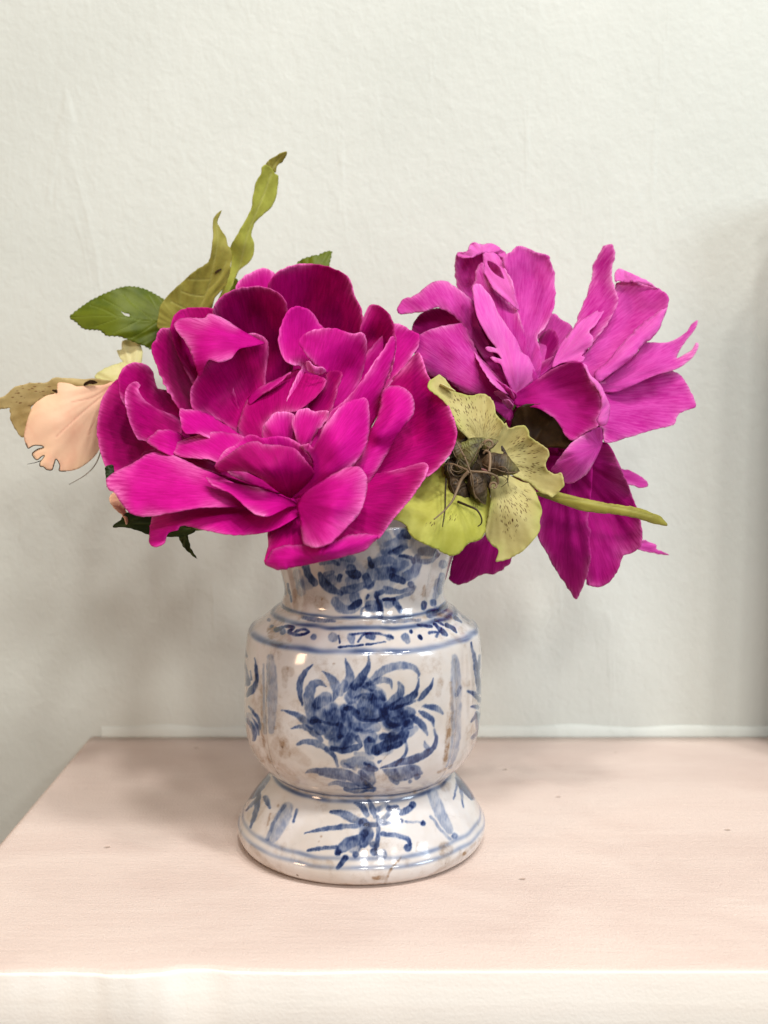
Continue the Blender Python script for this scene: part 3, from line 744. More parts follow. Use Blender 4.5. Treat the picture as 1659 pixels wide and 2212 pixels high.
SEED = [0]
def sheet(name, parent, mat, crop, outline, base, ctrl, step=5.0, ruffle=3.0, notch=1.9, notch_f=0.10, curl=0.0, curl_w=10.0,
          bulge=0.0, crumple=3.5, edge_w=4.6, thick=0.00035, holes=None, veins=None, vein_w=1.6, spot=None, label=None):
    SEED[0] += 1; sd = SEED[0] * 13.7
    O = catmull(grid(crop, outline), step)
    b2 = grid(crop, [base])[0]
    # uneven margin
    cen = O.mean(0)
    tang = np.roll(O, -1, 0) - np.roll(O, 1, 0)
    nrm = np.stack([tang[:, 1], -tang[:, 0]], 1); nrm /= np.linalg.norm(nrm, axis=1)[:, None] + 1e-9
    arc = np.concatenate([[0], np.cumsum(np.linalg.norm(np.diff(O, axis=0), axis=1))])
    rb = np.linalg.norm(O - b2, axis=1); rmax = rb.max()
    free = np.clip((rb / rmax - 0.25) / 0.25, 0, 1)
    jit = np.array([noise.noise((a * notch_f, sd, 0)) + 0.6 * noise.noise((a * notch_f * 2.7, sd, 4)) * (0.3 + 1.4 * max(0, noise.noise((a * 0.02, sd, 9)) + 0.3)) for a in arc])
    O = O + nrm * (jit * notch * free)[:, None]
    # interior points
    lo, hi = O.min(0), O.max(0)
    gx = np.arange(lo[0], hi[0], step); gy = np.arange(lo[1], hi[1], step * 0.866)
    G = np.array([(x + (step / 2 if j % 2 else 0), y) for j, y in enumerate(gy) for x in gx])
    A_, B_ = O, np.roll(O, -1, 0)
    if len(G):
        G = G[inside(G, O)]
    if len(G):
        d, _ = seg_dist(G, A_, B_)
        G = G[d > step * 0.45]
    pts = np.vstack([O, G]) if len(G) else O
    edges = [(i, (i + 1) % len(O)) for i in range(len(O))]
    Hs = []
    for h in (holes or []):
        hp = catmull(grid(crop, h), 2.0)
        Hs.append(hp); k0 = len(pts)
        keep_d = None
        pts = np.vstack([pts, hp])
        edges += [(k0 + i, k0 + (i + 1) % len(hp)) for i in range(len(hp))]
    res = delaunay_2d_cdt([Vector(p) for p in pts], edges, [], 0, 1e-4)
    P = np.array([tuple(v) for v in res[0]]); T = np.array(res[2])
    cenT = P[T].mean(1)
    ok = inside(cenT, O)
    for hp in Hs: ok &= ~inside(cenT, hp)
    T = T[ok]
    # flip so normals face the camera (grid y points down)
    a, b_, c = P[T[:, 0]], P[T[:, 1]], P[T[:, 2]]
    cr = (b_[:, 0] - a[:, 0]) * (c[:, 1] - a[:, 1]) - (b_[:, 1] - a[:, 1]) * (c[:, 0] - a[:, 0])
    T[cr > 0] = T[cr > 0][:, ::-1]
    used = np.unique(T); remap = -np.ones(len(P), int); remap[used] = np.arange(len(used))
    P = P[used]; T = remap[T]
    # margin distance (free margin only)
    mid = (A_ + B_) / 2; fr = np.linalg.norm(mid - b2, axis=1) / rmax > 0.36
    if not fr.any(): fr[:] = True
    dfree, _ = seg_dist(P, A_[fr], B_[fr])
    dall, idx = seg_dist(P, A_, B_)
    cg = grid(crop, ctrl); f = tps(np.column_stack([cg, [q[2] for q in ctrl]]))
    dz = f(P)
    if curl: dz = dz + 0.6 * curl * np.exp(-dfree / curl_w)
    if bulge:
        u = np.clip(dall / (dall.max() + 1e-9), 0, 1)
        dz = dz + bulge * (1 - (1 - u) ** 2)
    v0 = P - b2
    ang = np.arctan2(v0[:, 0], -v0[:, 1]); rad = np.linalg.norm(v0, axis=1)
    mean_dir = (P.mean(0) - b2); a0 = math.atan2(mean_dir[0], -mean_dir[1])
    ang = np.angle(np.exp(1j * (ang - a0)))
    if ruffle:
        rr = np.array([noise.noise((a_ * 5.0, r_ * 0.004, sd)) for a_, r_ in zip(ang, rad)])
        r2 = np.array([noise.noise((a_ * 15.0, r_ * 0.02, sd + 6)) for a_, r_ in zip(ang, rad)])
        dz = dz + ruffle * 2.2 * rr * np.exp(-dfree / 26) + ruffle * 1.1 * r2 * np.exp(-dfree / 9)
    if crumple:
        cc = np.array([0.55 * noise.noise((a_ * 11 + 3, r_ * 0.006, sd)) * min(1.0, r_ / 80) + noise.noise((a_ * 3.2 + 5, r_ * 0.010, sd)) + 0.5 * noise.noise((p[0] * 0.03, p[1] * 0.03, sd)) for a_, r_, p in zip(ang, rad, P)])
        dz = dz + crumple * cc
    vein = np.zeros(len(P))
    for vl in (veins or []):
        Vp = catmull(grid(crop, vl), 5.0, False)
        dd, _ = seg_dist(P, Vp[:-1], Vp[1:])
        vein = np.maximum(vein, np.exp(-(dd / vein_w) ** 2))
    dz = dz - vein * 0.7
    W = place(P[:, 0], P[:, 1], dz)
    o = mesh_obj(name, W, T.tolist(), mat, parent)
    pale = np.array([0.05 + 1.25 * max(0.0, 0.36 + 0.9 * noise.noise((p[0] * 0.017, p[1] * 0.017, sd + 3))) for p in P])
    fattr(o, 'edge', np.clip(np.exp(-dfree / (edge_w * (0.55 + 0.6 * pale))) * pale, 0, 1))
    fattr(o, 'vein', vein)
    if spot:
        sg = grid(crop, spot); m = np.zeros(len(P))
        for (sx, sy), q in zip(sg, spot):
            m = np.maximum(m, np.clip(1.35 - np.hypot(P[:, 0] - sx, P[:, 1] - sy) / (q[2] * cscale(crop)), 0, 1))
        fattr(o, 'spot', np.clip(m * 2, 0, 1))
    uv = o.data.uv_layers.new(name="UVMap")
    li = np.zeros(len(o.data.loops), int); o.data.loops.foreach_get("vertex_index", li)
    U = np.stack([ang + SEED[0] * 3.1, rad / 110.0 + SEED[0] * 1.7], 1)[li]
    uv.data.foreach_set("uv", U.astype(np.float32).ravel())
    sm = o.modifiers.new("thickness", 'SOLIDIFY')
    sm.thickness = thick; sm.offset = 0.0
    if label: o['label'] = label
    o['_'] = 0; del o['_']
    return o, f

def tube(name, parent, mat, crop, pts, r0, r1=None, sub=8, seg=7, taper_tip=False):
    """pts: (x, y, dz) in crop coordinates; radii in millimetres"""
    g = grid(crop, pts); W = place(g[:, 0], g[:, 1], [p[2] for p in pts])
    C = []
    n = len(W)
    for i in range(n - 1):
        p0 = W[max(i - 1, 0)]; p1 = W[i]; p2 = W[i + 1]; p3 = W[min(i + 2, n - 1)]
        for k in range(sub):
            t = k / sub
            C.append(0.5 * ((2 * p1) + (-p0 + p2) * t + (2*p0 - 5*p1 + 4*p2 - p3) * t*t + (-p0 + 3*p1 - 3*p2 + p3) * t**3))
    C.append(W[-1]); C = np.array(C)
    r1 = r0 if r1 is None else r1
    V, Fc = [], []
    N = len(C); ref = np.array([0.31, 0.83, 0.46])
    for i in range(N):
        d = C[min(i + 1, N - 1)] - C[max(i - 1, 0)]; d /= np.linalg.norm(d) + 1e-12
        u = np.cross(d, ref); u /= np.linalg.norm(u) + 1e-12; w = np.cross(d, u)
        r = (r0 + (r1 - r0) * i / (N - 1)) * 0.001
        for j in range(seg):
            a = 2 * math.pi * j / seg
            V.append(C[i] + (u * math.cos(a) + w * math.sin(a)) * r)
    for i in range(N - 1):
        for j in range(seg):
            a = i * seg + j; b = i * seg + (j + 1) % seg
            Fc.append((a, b, b + seg, a + seg))
    Fc.append(tuple(range(seg))[::-1]); Fc.append(tuple(range(len(V) - seg, len(V))))
    return mesh_obj(name, V, Fc, mat, parent)

def at(crop, x, y, dz):
    g = grid(crop, [(x, y)])[0]
    return place([g[0]], [g[1]], [dz])[0]

# ------------------------------------------------------------------ the left peony (open bowl)
base_pt = at('A', 850, 1085, 112)
peony = thing("peony", "large open magenta peony bloom at the front left of the vase", "flower", base_pt, "magenta peonies in the vase")
def pa(outline, base, ctrl, mat=M_MAG, **kw):
    deep = lambda q: (q[0], q[1], 112 + 1.4 * (q[2] - 112))       # the bloom is as deep as it is tall
    return sheet("petal", peony, mat, 'A', outline, base, [deep(q) for q in [base] + ctrl], **kw)
pa([(640,205),(680,150),(760,118),(805,135),(830,190),(850,500),(860,1000),(840,1000),(760,600),(680,350)], (845,1000,60), [(750,125,-120),(650,200,-90),(800,400,-110),(715,250,-112)], M_MAG2)
pa([(780,190),(830,130),(920,97),(1020,105),(1110,140),(1142,180),(1152,225),(1185,290),(1195,345),(1190,480),(1120,700),(950,950),(870,1080),(830,1080),(790,900),(770,600),(765,350)], (850,1080,110), [(1000,110,-65),(790,190,-50),(1190,330,-35),(980,260,-105),(980,500,-115),(960,700,-50)], ruffle=5, curl=7, curl_w=9)
pa([(1335,358),(1390,380),(1438,408),(1440,440),(1425,475),(1380,540),(1312,622),(1200,800),(1000,1000),(870,1080),(850,1070),(1000,800),(1200,500)], (860,1075,110), [(1435,420,-20),(1335,370,-30),(1310,615,10),(1380,460,-18),(1200,650,-10)], M_MAG2, notch=2.5)
pa([(540,300),(580,240),(640,208),(690,200),(740,197),(810,215),(850,250),(868,310),(880,450),(890,600),(880,900),(860,1080),(830,1080),(740,900),(620,650),(560,470)], (845,1080,110), [(740,200,-8),(545,300,5),(868,310,-10),(720,330,-62),(720,500,-70),(780,700,-10)], curl=6, curl_w=8)
pa([(1180,390),(1195,330),(1230,275),(1282,290),(1320,340),(1338,430),(1320,560),(1230,760),(1000,1000),(870,1080),(850,1070),(930,900),(1100,680),(1170,500)], (860,1075,115), [(1235,280,-30),(1335,430,12),(1185,390,-25),(1180,640,-30),(1250,420,-48)], curl=6)
pa([(125,600),(60,680),(40,760),(35,830),(50,920),(75,985),(112,1018),(220,960),(300,930),(500,1000),(700,1060),(840,1090),(850,1060),(600,860),(300,640),(200,590)], (845,1075,110), [(40,800,5),(112,1015,75),(130,620,-40),(200,820,-25),(400,880,20)], ruffle=5)
pa([(1300,630),(1380,540),(1438,485),(1480,590),(1540,665),(1585,760),(1603,830),(1592,890),(1570,930),(1520,990),(1470,1025),(1430,1010),(1300,1040),(1100,1090),(900,1120),(890,1090),(1100,950),(1250,800)], (895,1110,115), [(1440,490,20),(1600,830,135),(1470,1020,160),(1430,700,45),(1420,860,62),(1530,890,120),(1400,930,105),(1200,950,95)], M_MAG, crumple=5)
pa([(272,455),(282,435),(292,420),(296,400),(312,382),(335,378),(358,380),(400,480),(470,640),(560,760),(700,920),(850,1070),(830,1080),(640,950),(450,800),(340,650),(315,590),(300,560),(285,510)], (840,1075,112), [(320,385,0),(275,460,15),(330,630,25),(400,600,-35),(560,800,10),(370,500,-22)], notch=3)
pa([(355,375),(372,320),(400,300),(430,290),(500,288),(542,292),(562,325),(600,450),(620,600),(700,850),(850,1070),(830,1080),(600,850),(440,600),(380,470)], (842,1075,112), [(430,290,-25),(355,380,0),(560,325,-20),(500,450,-40),(620,700,-5)], curl=8)
pa([(128,600),(150,552),(190,528),(240,533),(275,560),(300,640),(340,650),(480,800),(700,980),(845,1080),(820,1085),(600,980),(400,870),(240,780),(155,708),(138,680)], (840,1080,112), [(190,530,-5),(130,620,28),(155,705,38),(270,660,-25),(350,690,-20),(500,850,25)], M_MAG, curl=9, curl_w=10, notch=1.6)
# inner floor of the bowl
pa([(640,780),(740,580),(900,470),(1150,580),(1230,800),(1150,1000),(900,1110),(860,1110),(700,960)], (880,1108,112), [(640,780,-30),(900,470,-85),(1230,800,20),(850,780,-30),(860,1000,60)], M_MAG)
pa([(230,930),(420,880),(700,860),(1000,900),(1150,1050),(920,1128),(880,1128),(600,1075),(400,1010)], (890,1122,112), [(230,930,25),(700,870,5),(1150,1050,70),(600,1060,62),(850,1050,70)], M_MAG)
# inner bowl, left
pa([(480,580),(445,640),(443,690),(455,735),(520,755),(600,800),(660,845),(720,900),(850,1070),(870,1050),(800,800),(770,600),(780,440),(700,400),(600,480),(520,520)], (855,1062,115), [(448,690,55),(500,600,40),(560,690,2),(740,430,-5),(770,640,0),(530,510,30),(640,820,45),(650,600,-18)], M_MAG, ruffle=4)
pa([(370,362),(400,337),(450,335),(500,338),(520,318),(575,330),(660,385),(740,430),(765,445),(700,460),(655,470),(620,510),(570,528),(525,518),(505,545),(482,588),(470,560),(450,500),(420,440),(385,395)], (760,450,12), [(370,362,10),(450,335,2),(520,320,12),(660,385,8),(640,500,62),(520,520,84),(482,585,66),(420,440,50),(560,430,62)], M_MAG2, step=4.5, thick=0.0004, edge_w=9)
pa([(825,440),(835,370),(862,310),(900,281),(925,285),(950,293),(985,325),(1005,360),(1025,382),(1040,480),(1010,560),(960,700),(880,950),(850,950),(860,700),(905,590),(925,548),(890,540),(850,515),(835,480)], (865,950,90), [(905,283,5),(825,440,35),(925,548,25),(1000,400,-25),(880,400,10),(930,430,-10)], M_MAG2, curl=5)
pa([(915,440),(930,410),(980,385),(1070,378),(1110,390),(1150,402),(1185,395),(1202,405),(1212,440),(1202,530),(1172,640),(1120,740),(1000,930),(880,1050),(870,1000),(960,800),(1050,640),(1060,590),(1010,560),(960,512),(930,470)], (875,1030,105), [(1070,380,18),(915,440,42),(1205,420,5),(1130,560,-10),(990,520,34),(1060,450,22),(1050,700,15)], M_MAG2, crumple=4)
pa([(650,830),(662,760),(690,690),(720,655),(760,628),(820,600),(862,580),(910,558),(960,578),(1032,600),(1018,645),(965,700),(905,740),(850,748),(790,765),(765,800),(755,850),(800,950),(840,1000),(760,950)], (800,960,100), [(910,558,15),(1030,602,52),(655,800,45),(850,680,62),(960,700,78),(720,655,12),(800,620,8)], M_MAG)
pa([(690,690),(720,655),(760,628),(820,600),(862,580),(880,572),(850,600),(800,640),(740,680),(700,712)], (690,700,22), [(760,628,26),(880,572,34),(790,645,46)], M_MAG2, step=4, ruffle=1, crumple=1)
pa([(1040,572),(1102,570),(1085,640),(1062,730),(1040,747),(960,760),(900,900),(870,900),(920,740),(1020,640)], (885,900,95), [(1100,572,48),(1040,745,68),(1040,572,28),(1000,700,50)], M_MAG, step=5)
pa([(945,528),(962,524),(985,545),(1020,548),(1032,565),(1010,582),(975,575),(950,560)], (1010,640,40), [(945,528,58),(1032,565,60),(985,560,70)], M_MAG2, step=3, ruffle=2, notch=2)
pa([(755,850),(765,800),(790,765),(810,745),(845,742),(885,752),(900,775),(905,860),(930,900),(900,1000),(850,1000),(790,900)], (870,1000,130), [(830,742,112),(755,850,128),(900,800,98),(830,830,140)], M_MAG2, step=5, curl=5)
pa([(892,765),(915,735),(950,728),(985,742),(1015,735),(1045,740),(1040,775),(1000,820),(965,885),(925,895),(900,1000),(870,1000),(905,880),(885,800)], (885,1000,130), [(950,728,108),(1045,742,112),(920,890,146),(970,800,132),(1000,760,100)], M_MAG2, step=5, ruffle=6)
pa([(158,700),(160,650),(180,620),(205,612),(225,628),(215,645),(240,690),(300,730),(395,775),(410,850),(470,900),(560,950),(845,1085),(800,1090),(560,1000),(375,942),(310,915),(250,872),(215,862),(190,820),(172,770)], (830,1085,112), [(180,625,42),(162,700,75),(215,860,88),(400,800,22),(280,760,30),(225,640,25),(550,970,80)], M_MAG, curl=8, curl_w=8)
pa([(250,870),(275,845),(300,825),(355,822),(395,835),(415,858),(470,930),(600,990),(840,1088),(810,1092),(560,1010),(372,940),(310,912)], (830,1088,115), [(300,825,90),(250,870,98),(375,940,122),(415,860,72),(345,870,112),(560,990,105)], M_MAG2, step=5)
pa([(395,728),(418,735),(440,732),(470,735),(520,752),(560,780),(602,802),(640,830),(672,852),(760,980),(845,1080),(800,1060),(600,900),(480,840),(420,835),(400,790)], (830,1070,115), [(395,730,62),(520,755,48),(660,845,68),(500,820,92),(600,880,90)], M_MAG2, step=5, notch=2)
pa([(365,912),(380,898),(378,880),(420,862),(470,845),(560,830),(640,842),(685,858),(660,890),(620,930),(660,990),(845,1085),(820,1095),(640,1030),(540,955),(470,946),(420,942),(378,930)], (835,1090,118), [(370,910,112),(470,845,82),(680,858,102),(480,920,136),(580,930,132),(560,870,112)], M_MAG2, step=5, notch=1.8)
pa([(1302,440),(1315,415),(1332,418),(1335,470),(1318,540),(1290,620),(1268,700),(1265,740),(1235,800),(1210,860),(1120,980),(900,1110),(880,1080),(1000,900),(1050,745),(1100,705),(1145,660),(1200,590),(1245,520),(1280,475)], (890,1100,125), [(1320,417,38),(1055,745,126),(1265,735,58),(1180,680,108),(1250,640,84),(1150,820,120)], M_MAG2, curl=-4)
pa([(1280,650),(1310,633),(1352,632),(1398,660),(1418,712),(1408,760),(1350,835),(1290,940),(1240,1020),(1200,1070),(1060,1090),(900,1120),(890,1100),(1100,1010),(1170,960),(1210,870),(1240,800),(1265,740),(1270,690)], (895,1110,130), [(1350,632,70),(1415,715,90),(1270,700,90),(1215,870,130),(1200,1065,165),(1300,900,135),(1340,740,128),(1260,850,150),(1200,980,168)], M_MAG2, bulge=14, step=5, ruffle=1)
pa([(548,985),(562,955),(590,912),(640,885),(690,845),(720,842),(758,856),(830,848),(890,865),(938,902),(965,945),(978,992),(980,1060),(890,1118),(800,1070),(700,960)], (890,1115,160), [(548,985,192),(700,845,172),(965,945,182),(850,930,178),(760,870,186)], M_MAG2, notch=1.8)
pa([(552,990),(556,968),(600,935),(650,900),(690,878),(735,872),(760,885),(840,890),(900,905),(940,950),(973,990),(1000,1050),(950,1090),(882,1118),(840,1100),(790,1065),(740,1025),(690,1005),(620,1000),(575,1005)], (882,1118,168), [(552,990,210),(735,872,208),(973,990,212),(700,960,248),(820,980,250),(900,960,226),(640,1000,228),(860,1050,216)], M_MAG, notch=1.8, crumple=4)
pa([(920,892),(945,885),(960,880),(975,900),(1000,860),(1020,810),(1042,785),(1075,740),(1112,708),(1160,690),(1200,682),(1216,700),(1222,800),(1205,900),(1165,960),(1150,975),(1100,1010),(1030,1050),(960,1090),(885,1120),(940,1060),(975,990),(965,940)], (885,1120,172), [(975,905,198),(1200,685,158),(1215,860,168),(1090,880,226),(1040,1010,216),(1060,760,196)], M_MAG2, notch=1.6)
# outer, hanging petals
pa([(1470,965),(1478,985),(1462,1030),(1410,1110),(1342,1190),(1285,1265),(1258,1295),(1150,1290),(1000,1230),(900,1140),(890,1110),(1100,1040),(1260,1010),(1380,985),(1440,966)], (895,1120,130), [(1470,968,200),(1258,1290,250),(1150,1150,190),(1360,1170,238),(1300,1060,185),(1050,1200,185)], M_MAG, curl=6, edge_w=6)
pa([(280,1195),(262,1310),(270,1325),(295,1332),(330,1312),(345,1270),(388,1258),(395,1240),(430,1240),(500,1258),(570,1272),(640,1280),(720,1275),(790,1262),(850,1235),(915,1190),(905,1150),(880,1110),(700,1090),(480,1120),(350,1160)], (890,1120,130), [(270,1320,212),(640,1280,240),(350,1180,165),(600,1180,195),(900,1190,205),(480,1210,206)], M_MAG2, curl=-6)
pa([(785,1262),(780,1330),(768,1405),(860,1400),(1000,1390),(1150,1340),(1258,1290),(1150,1230),(900,1150),(850,1160),(860,1230)], (890,1150,140), [(775,1400,255),(1000,1390,280),(1250,1290,248),(950,1280,215),(800,1290,215)], M_MAG)
pa([(768,1405),(785,1370),(800,1345),(850,1328),(930,1322),(1000,1332),(1070,1305),(1130,1282),(1190,1275),(1258,1282),(1240,1310),(1200,1345),(1100,1376),(1000,1397),(900,1418),(840,1430),(800,1422)], (1000,1395,285), [(768,1405,262),(930,1322,270),(1190,1275,262),(1258,1282,256),(850,1428,280),(1000,1350,304)], M_MAG2, bulge=18, step=4, crumple=2)
pa([(75,1045),(92,1020),(140,992),(190,968),(250,930),(300,918),(375,935),(480,985),(560,1020),(700,1080),(880,1115),(860,1130),(700,1155),(610,1158),(480,1162),(350,1185),(245,1200),(180,1185),(140,1140),(110,1095),(85,1080)], (880,1118,135), [(80,1050,168),(245,1198,225),(610,1158,222),(330,920,112),(400,1040,196),(700,1090,172),(200,1060,190)], M_MAG2, edge_w=12, notch=1.8, curl=-5)
pa([(508,1028),(540,1038),(600,1050),(720,1070),(800,1095),(885,1130),(905,1150),(870,1158),(830,1178),(780,1198),(725,1188),(680,1155),(655,1130),(620,1100),(570,1078),(530,1056)], (890,1140,185), [(508,1028,205),(780,1198,268),(720,1080,200),(700,1140,240),(830,1130,222)], M_MAG2, step=5, curl=6, curl_w=6)
pa([(905,1148),(950,1090),(1010,1050),(1090,1000),(1140,982),(1178,985),(1205,1015),(1212,1070),(1200,1130),(1175,1190),(1130,1240),(1090,1280),(1055,1312),(1010,1330),(970,1332),(938,1318),(925,1260),(918,1200)], (895,1135,190), [(1000,1330,325),(1170,985,225),(1212,1080,232),(1060,1150,292),(925,1250,262),(1120,1220,285)], M_MAG2, bulge=8, edge_w=9)
tube("stem", peony, M_STEM, 'A', [(850,1085,108),(900,1180,95),(1000,1330,60),(1060,1600,20),(1060,2000,0)], 2.6, 2.4)
# dark leaf hanging under the left peony
dleaf = thing("peony_leaf", "dark green pointed leaf hanging under the left magenta peony", "leaf", at('K', 800, 600, 105), None)
sheet("leaf_blade", dleaf, M_DGREEN, 'K', [(195,570),(260,510),(310,455),(400,440),(520,430),(700,500),(870,590),(800,640),(700,650),(590,650),(490,632),(400,600),(310,575)], (850,580,110), [(850,580,110),(195,570,135),(520,440,128),(590,650,118)], step=4, veins=[[(850,585),(600,555),(380,545),(200,570)],[(380,545),(340,520),(420,490)]], edge_w=3)
sheet("leaf_blade", dleaf, M_DGREEN, 'K', [(735,655),(760,600),(800,600),(808,645),(825,720),(850,780),(888,832),(840,800),(780,740)], (780,600,108), [(780,600,108),(888,832,120),(780,740,112),(825,720,114)], step=3, veins=[[(780,610),(810,740),(885,828)]], edge_w=3)
sheet("leaf_blade", dleaf, M_DGREEN, 'K', [(138,80),(200,70),(200,200),(170,235),(148,245),(140,160)], (200,120,60), [(200,120,60),(140,160,70),(160,240,70),(150,85,62)], step=3, edge_w=3)
tube("stem", dleaf, M_STEM, 'K', [(200,150,60),(500,500,105),(800,580,106),(1200,560,90),(1920,620,50),(2080,1560,10)], 0.9, 1.3)

# ------------------------------------------------------------------ the right peony (splayed)
peony2 = thing("peony", "loose purple pink peony with splayed narrow petals at the right behind the green bloom", "flower", at('S', 60, 1385, -45), "magenta peonies in the vase")
def pb(crop, outline, base, ctrl, mat=M_PUR, **kw):
    kw.setdefault('ruffle', 4.5); kw.setdefault('notch', 2.4)
    kw['crumple'] = 1.45 * kw.get('crumple', 3.5)
    return sheet("petal", peony2, mat, crop, outline, base, [(*base[:2], base[2])] + ctrl, **kw)
pb('S', [(240,850),(330,740),(370,690),(450,750),(520,800),(530,850),(420,1000),(330,1150),(280,1200),(100,1380),(60,1380),(200,1100),(250,950)], (60,1385,-50), [(370,690,-170),(520,810,-150),(350,950,-140)], M_PUR)
pb('R', [(600,225),(680,215),(715,145),(750,128),(830,150),(900,140),(1000,190),(1050,240),(1045,400),(1080,800),(1130,1500),(1090,1500),(900,1000),(730,680),(600,560),(570,370),(575,290)], (1125,1560,-50), [(750,130,-180),(580,300,-185),(1040,250,-190),(760,450,-215),(900,800,-150)], M_PUR)
pb('R', [(598,225),(680,215),(715,145),(752,128),(830,152),(905,140),(1000,190),(1050,240),(1020,275),(960,240),(880,225),(825,232),(740,265),(680,275),(600,262)], (830,260,-165), [(750,130,-185),(740,268,-155),(1000,200,-178),(600,240,-172),(830,190,-164)], M_PINK, step=4)
pb('R', [(1020,290),(1080,225),(1150,172),(1220,165),(1290,200),(1390,235),(1445,255),(1470,330),(1498,420),(1508,600),(1500,720),(1470,820),(1400,940),(1340,1010),(1380,1200),(1350,1400),(1180,1540),(1130,1560),(1150,1200),(1150,800),(1080,500)], (1140,1570,-45), [(1220,165,-158),(1505,600,-140),(1080,350,-140),(1300,450,-178),(1270,900,-115),(1360,700,-140),(1320,1000,-80)], M_PUR, crumple=6, curl=5)
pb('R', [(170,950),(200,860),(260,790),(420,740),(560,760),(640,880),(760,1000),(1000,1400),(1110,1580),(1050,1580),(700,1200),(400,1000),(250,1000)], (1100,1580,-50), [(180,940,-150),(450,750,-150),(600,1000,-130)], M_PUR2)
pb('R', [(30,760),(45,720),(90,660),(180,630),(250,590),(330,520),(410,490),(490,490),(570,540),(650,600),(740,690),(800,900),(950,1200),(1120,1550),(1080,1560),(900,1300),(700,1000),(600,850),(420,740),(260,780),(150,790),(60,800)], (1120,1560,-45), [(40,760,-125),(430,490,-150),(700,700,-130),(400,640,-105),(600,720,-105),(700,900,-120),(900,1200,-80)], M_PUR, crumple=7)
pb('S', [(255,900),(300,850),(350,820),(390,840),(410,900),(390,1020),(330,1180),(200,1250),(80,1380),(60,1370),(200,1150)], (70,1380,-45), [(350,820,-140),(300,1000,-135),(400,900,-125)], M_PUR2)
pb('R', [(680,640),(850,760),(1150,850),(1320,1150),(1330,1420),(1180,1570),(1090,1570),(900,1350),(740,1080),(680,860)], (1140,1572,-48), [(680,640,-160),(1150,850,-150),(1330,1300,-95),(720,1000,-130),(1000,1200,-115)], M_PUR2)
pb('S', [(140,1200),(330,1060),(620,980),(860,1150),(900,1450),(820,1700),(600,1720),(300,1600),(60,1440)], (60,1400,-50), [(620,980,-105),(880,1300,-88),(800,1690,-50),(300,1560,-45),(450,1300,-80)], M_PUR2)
pb('S', [(540,800),(600,650),(650,520),(690,370),(695,300),(740,210),(780,145),(850,122),(870,160),(875,230),(855,300),(850,400),(870,480),(900,600),(800,800),(640,1000),(600,1080),(350,1140),(80,1380),(60,1380),(330,1130),(430,950)], (70,1380,-45), [(810,130,-190),(540,800,-118),(870,480,-145),(760,450,-175),(600,950,-90)], M_PUR, curl=4)
pb('S', [(1110,935),(1180,930),(1300,930),(1390,890),(1460,840),(1500,780),(1550,750),(1530,820),(1460,910),(1400,1000),(1378,1060),(1440,1030),(1500,990),(1535,930),(1553,935),(1553,975),(1510,1050),(1440,1110),(1370,1150),(1200,1200),(900,1330),(760,1330),(740,1260),(950,1110),(1040,1030)], (760,1300,-60), [(1545,755,-160),(1550,940,-135),(1110,940,-105),(1200,1060,-85),(1380,1060,-118),(1370,1150,-96)], M_PUR, step=5, notch=0.5)
pb('S', [(740,1260),(900,1220),(1100,1170),(1200,1140),(1340,1165),(1400,1190),(1440,1240),(1490,1320),(1520,1390),(1535,1440),(1530,1460),(1460,1485),(1390,1520),(1355,1600),(1200,1640),(1000,1700),(800,1750),(770,1640),(600,1500),(200,1420),(400,1330)], (100,1400,-45), [(1535,1450,-95),(1340,1170,-125),(1200,1640,-55),(790,1740,-12),(1000,1400,-85),(1250,1350,-100),(750,1280,-55),(900,1560,-45)], M_PUR, crumple=7)
pb('S', [(875,480),(885,440),(1000,430),(1100,450),(1230,490),(1290,530),(1318,580),(1300,650),(1270,720),(1240,810),(1180,890),(1110,940),(1060,1000),(1010,1060),(950,1110),(740,1250),(600,1330),(100,1390),(60,1380),(600,1040),(700,920),(660,840),(770,720),(800,640)], (70,1385,-42), [(1000,430,-160),(1310,580,-120),(1110,940,-85),(950,750,-140),(1100,700,-140),(760,1000,-90),(740,1250,-55)], M_PUR, crumple=5)
pb('S', [(705,1180),(800,1100),(900,980),(1000,870),(1150,740),(1280,655),(1305,645),(1270,730),(1240,810),(1180,890),(1110,940),(1010,1060),(950,1110),(850,1180),(740,1255)], (715,1200,-40), [(1290,660,-105),(1110,940,-72),(1000,880,-86),(1050,930,-66),(900,1100,-48)], M_PINK, bulge=10, step=4, crumple=2)
pb('S', [(870,400),(875,350),(905,330),(960,345),(1060,390),(1140,430),(1230,488),(1180,475),(1100,450),(1060,435),(1030,442),(1010,428),(980,440),(950,440),(900,425),(880,440)], (960,440,-150), [(905,330,-168),(880,430,-150),(1230,488,-140),(1000,390,-148)], M_PINK, step=4, ruffle=2)
pb('S', [(885,600),(830,610),(770,650),(680,700),(590,760),(540,810),(430,950),(360,1130),(430,1100),(530,1085),(600,1090),(630,1050),(600,1040),(630,1000),(680,960),(695,920),(690,880),(660,850),(670,830),(720,780),(760,720),(800,650)], (360,1130,-58), [(885,602,-140),(540,810,-106),(690,890,-72),(620,1050,-56),(600,880,-78)], M_PINK, step=4, notch=1.8, crumple=3)
pb('R', [(330,1150),(700,1300),(1000,1480),(1130,1600),(1180,1850),(900,1920),(500,1700),(280,1400)], (1140,1640,-48), [(330,1150,-110),(700,1400,-95),(900,1880,-75),(500,1680,-95)], M_PUR2)
pb('R', [(230,1000),(330,950),(450,915),(560,893),(640,890),(690,960),(730,1050),(780,1160),(830,1320),(930,1460),(1060,1600),(1110,1700),(1085,1800),(960,1700),(820,1560),(650,1530),(480,1400),(350,1380),(200,1180),(190,1080)], (1100,1700,-30), [(240,1000,-80),(640,890,-92),(350,1300,-55),(560,1150,-38),(800,1450,-14),(750,1150,-52)], M_PUR, bulge=6, crumple=5)
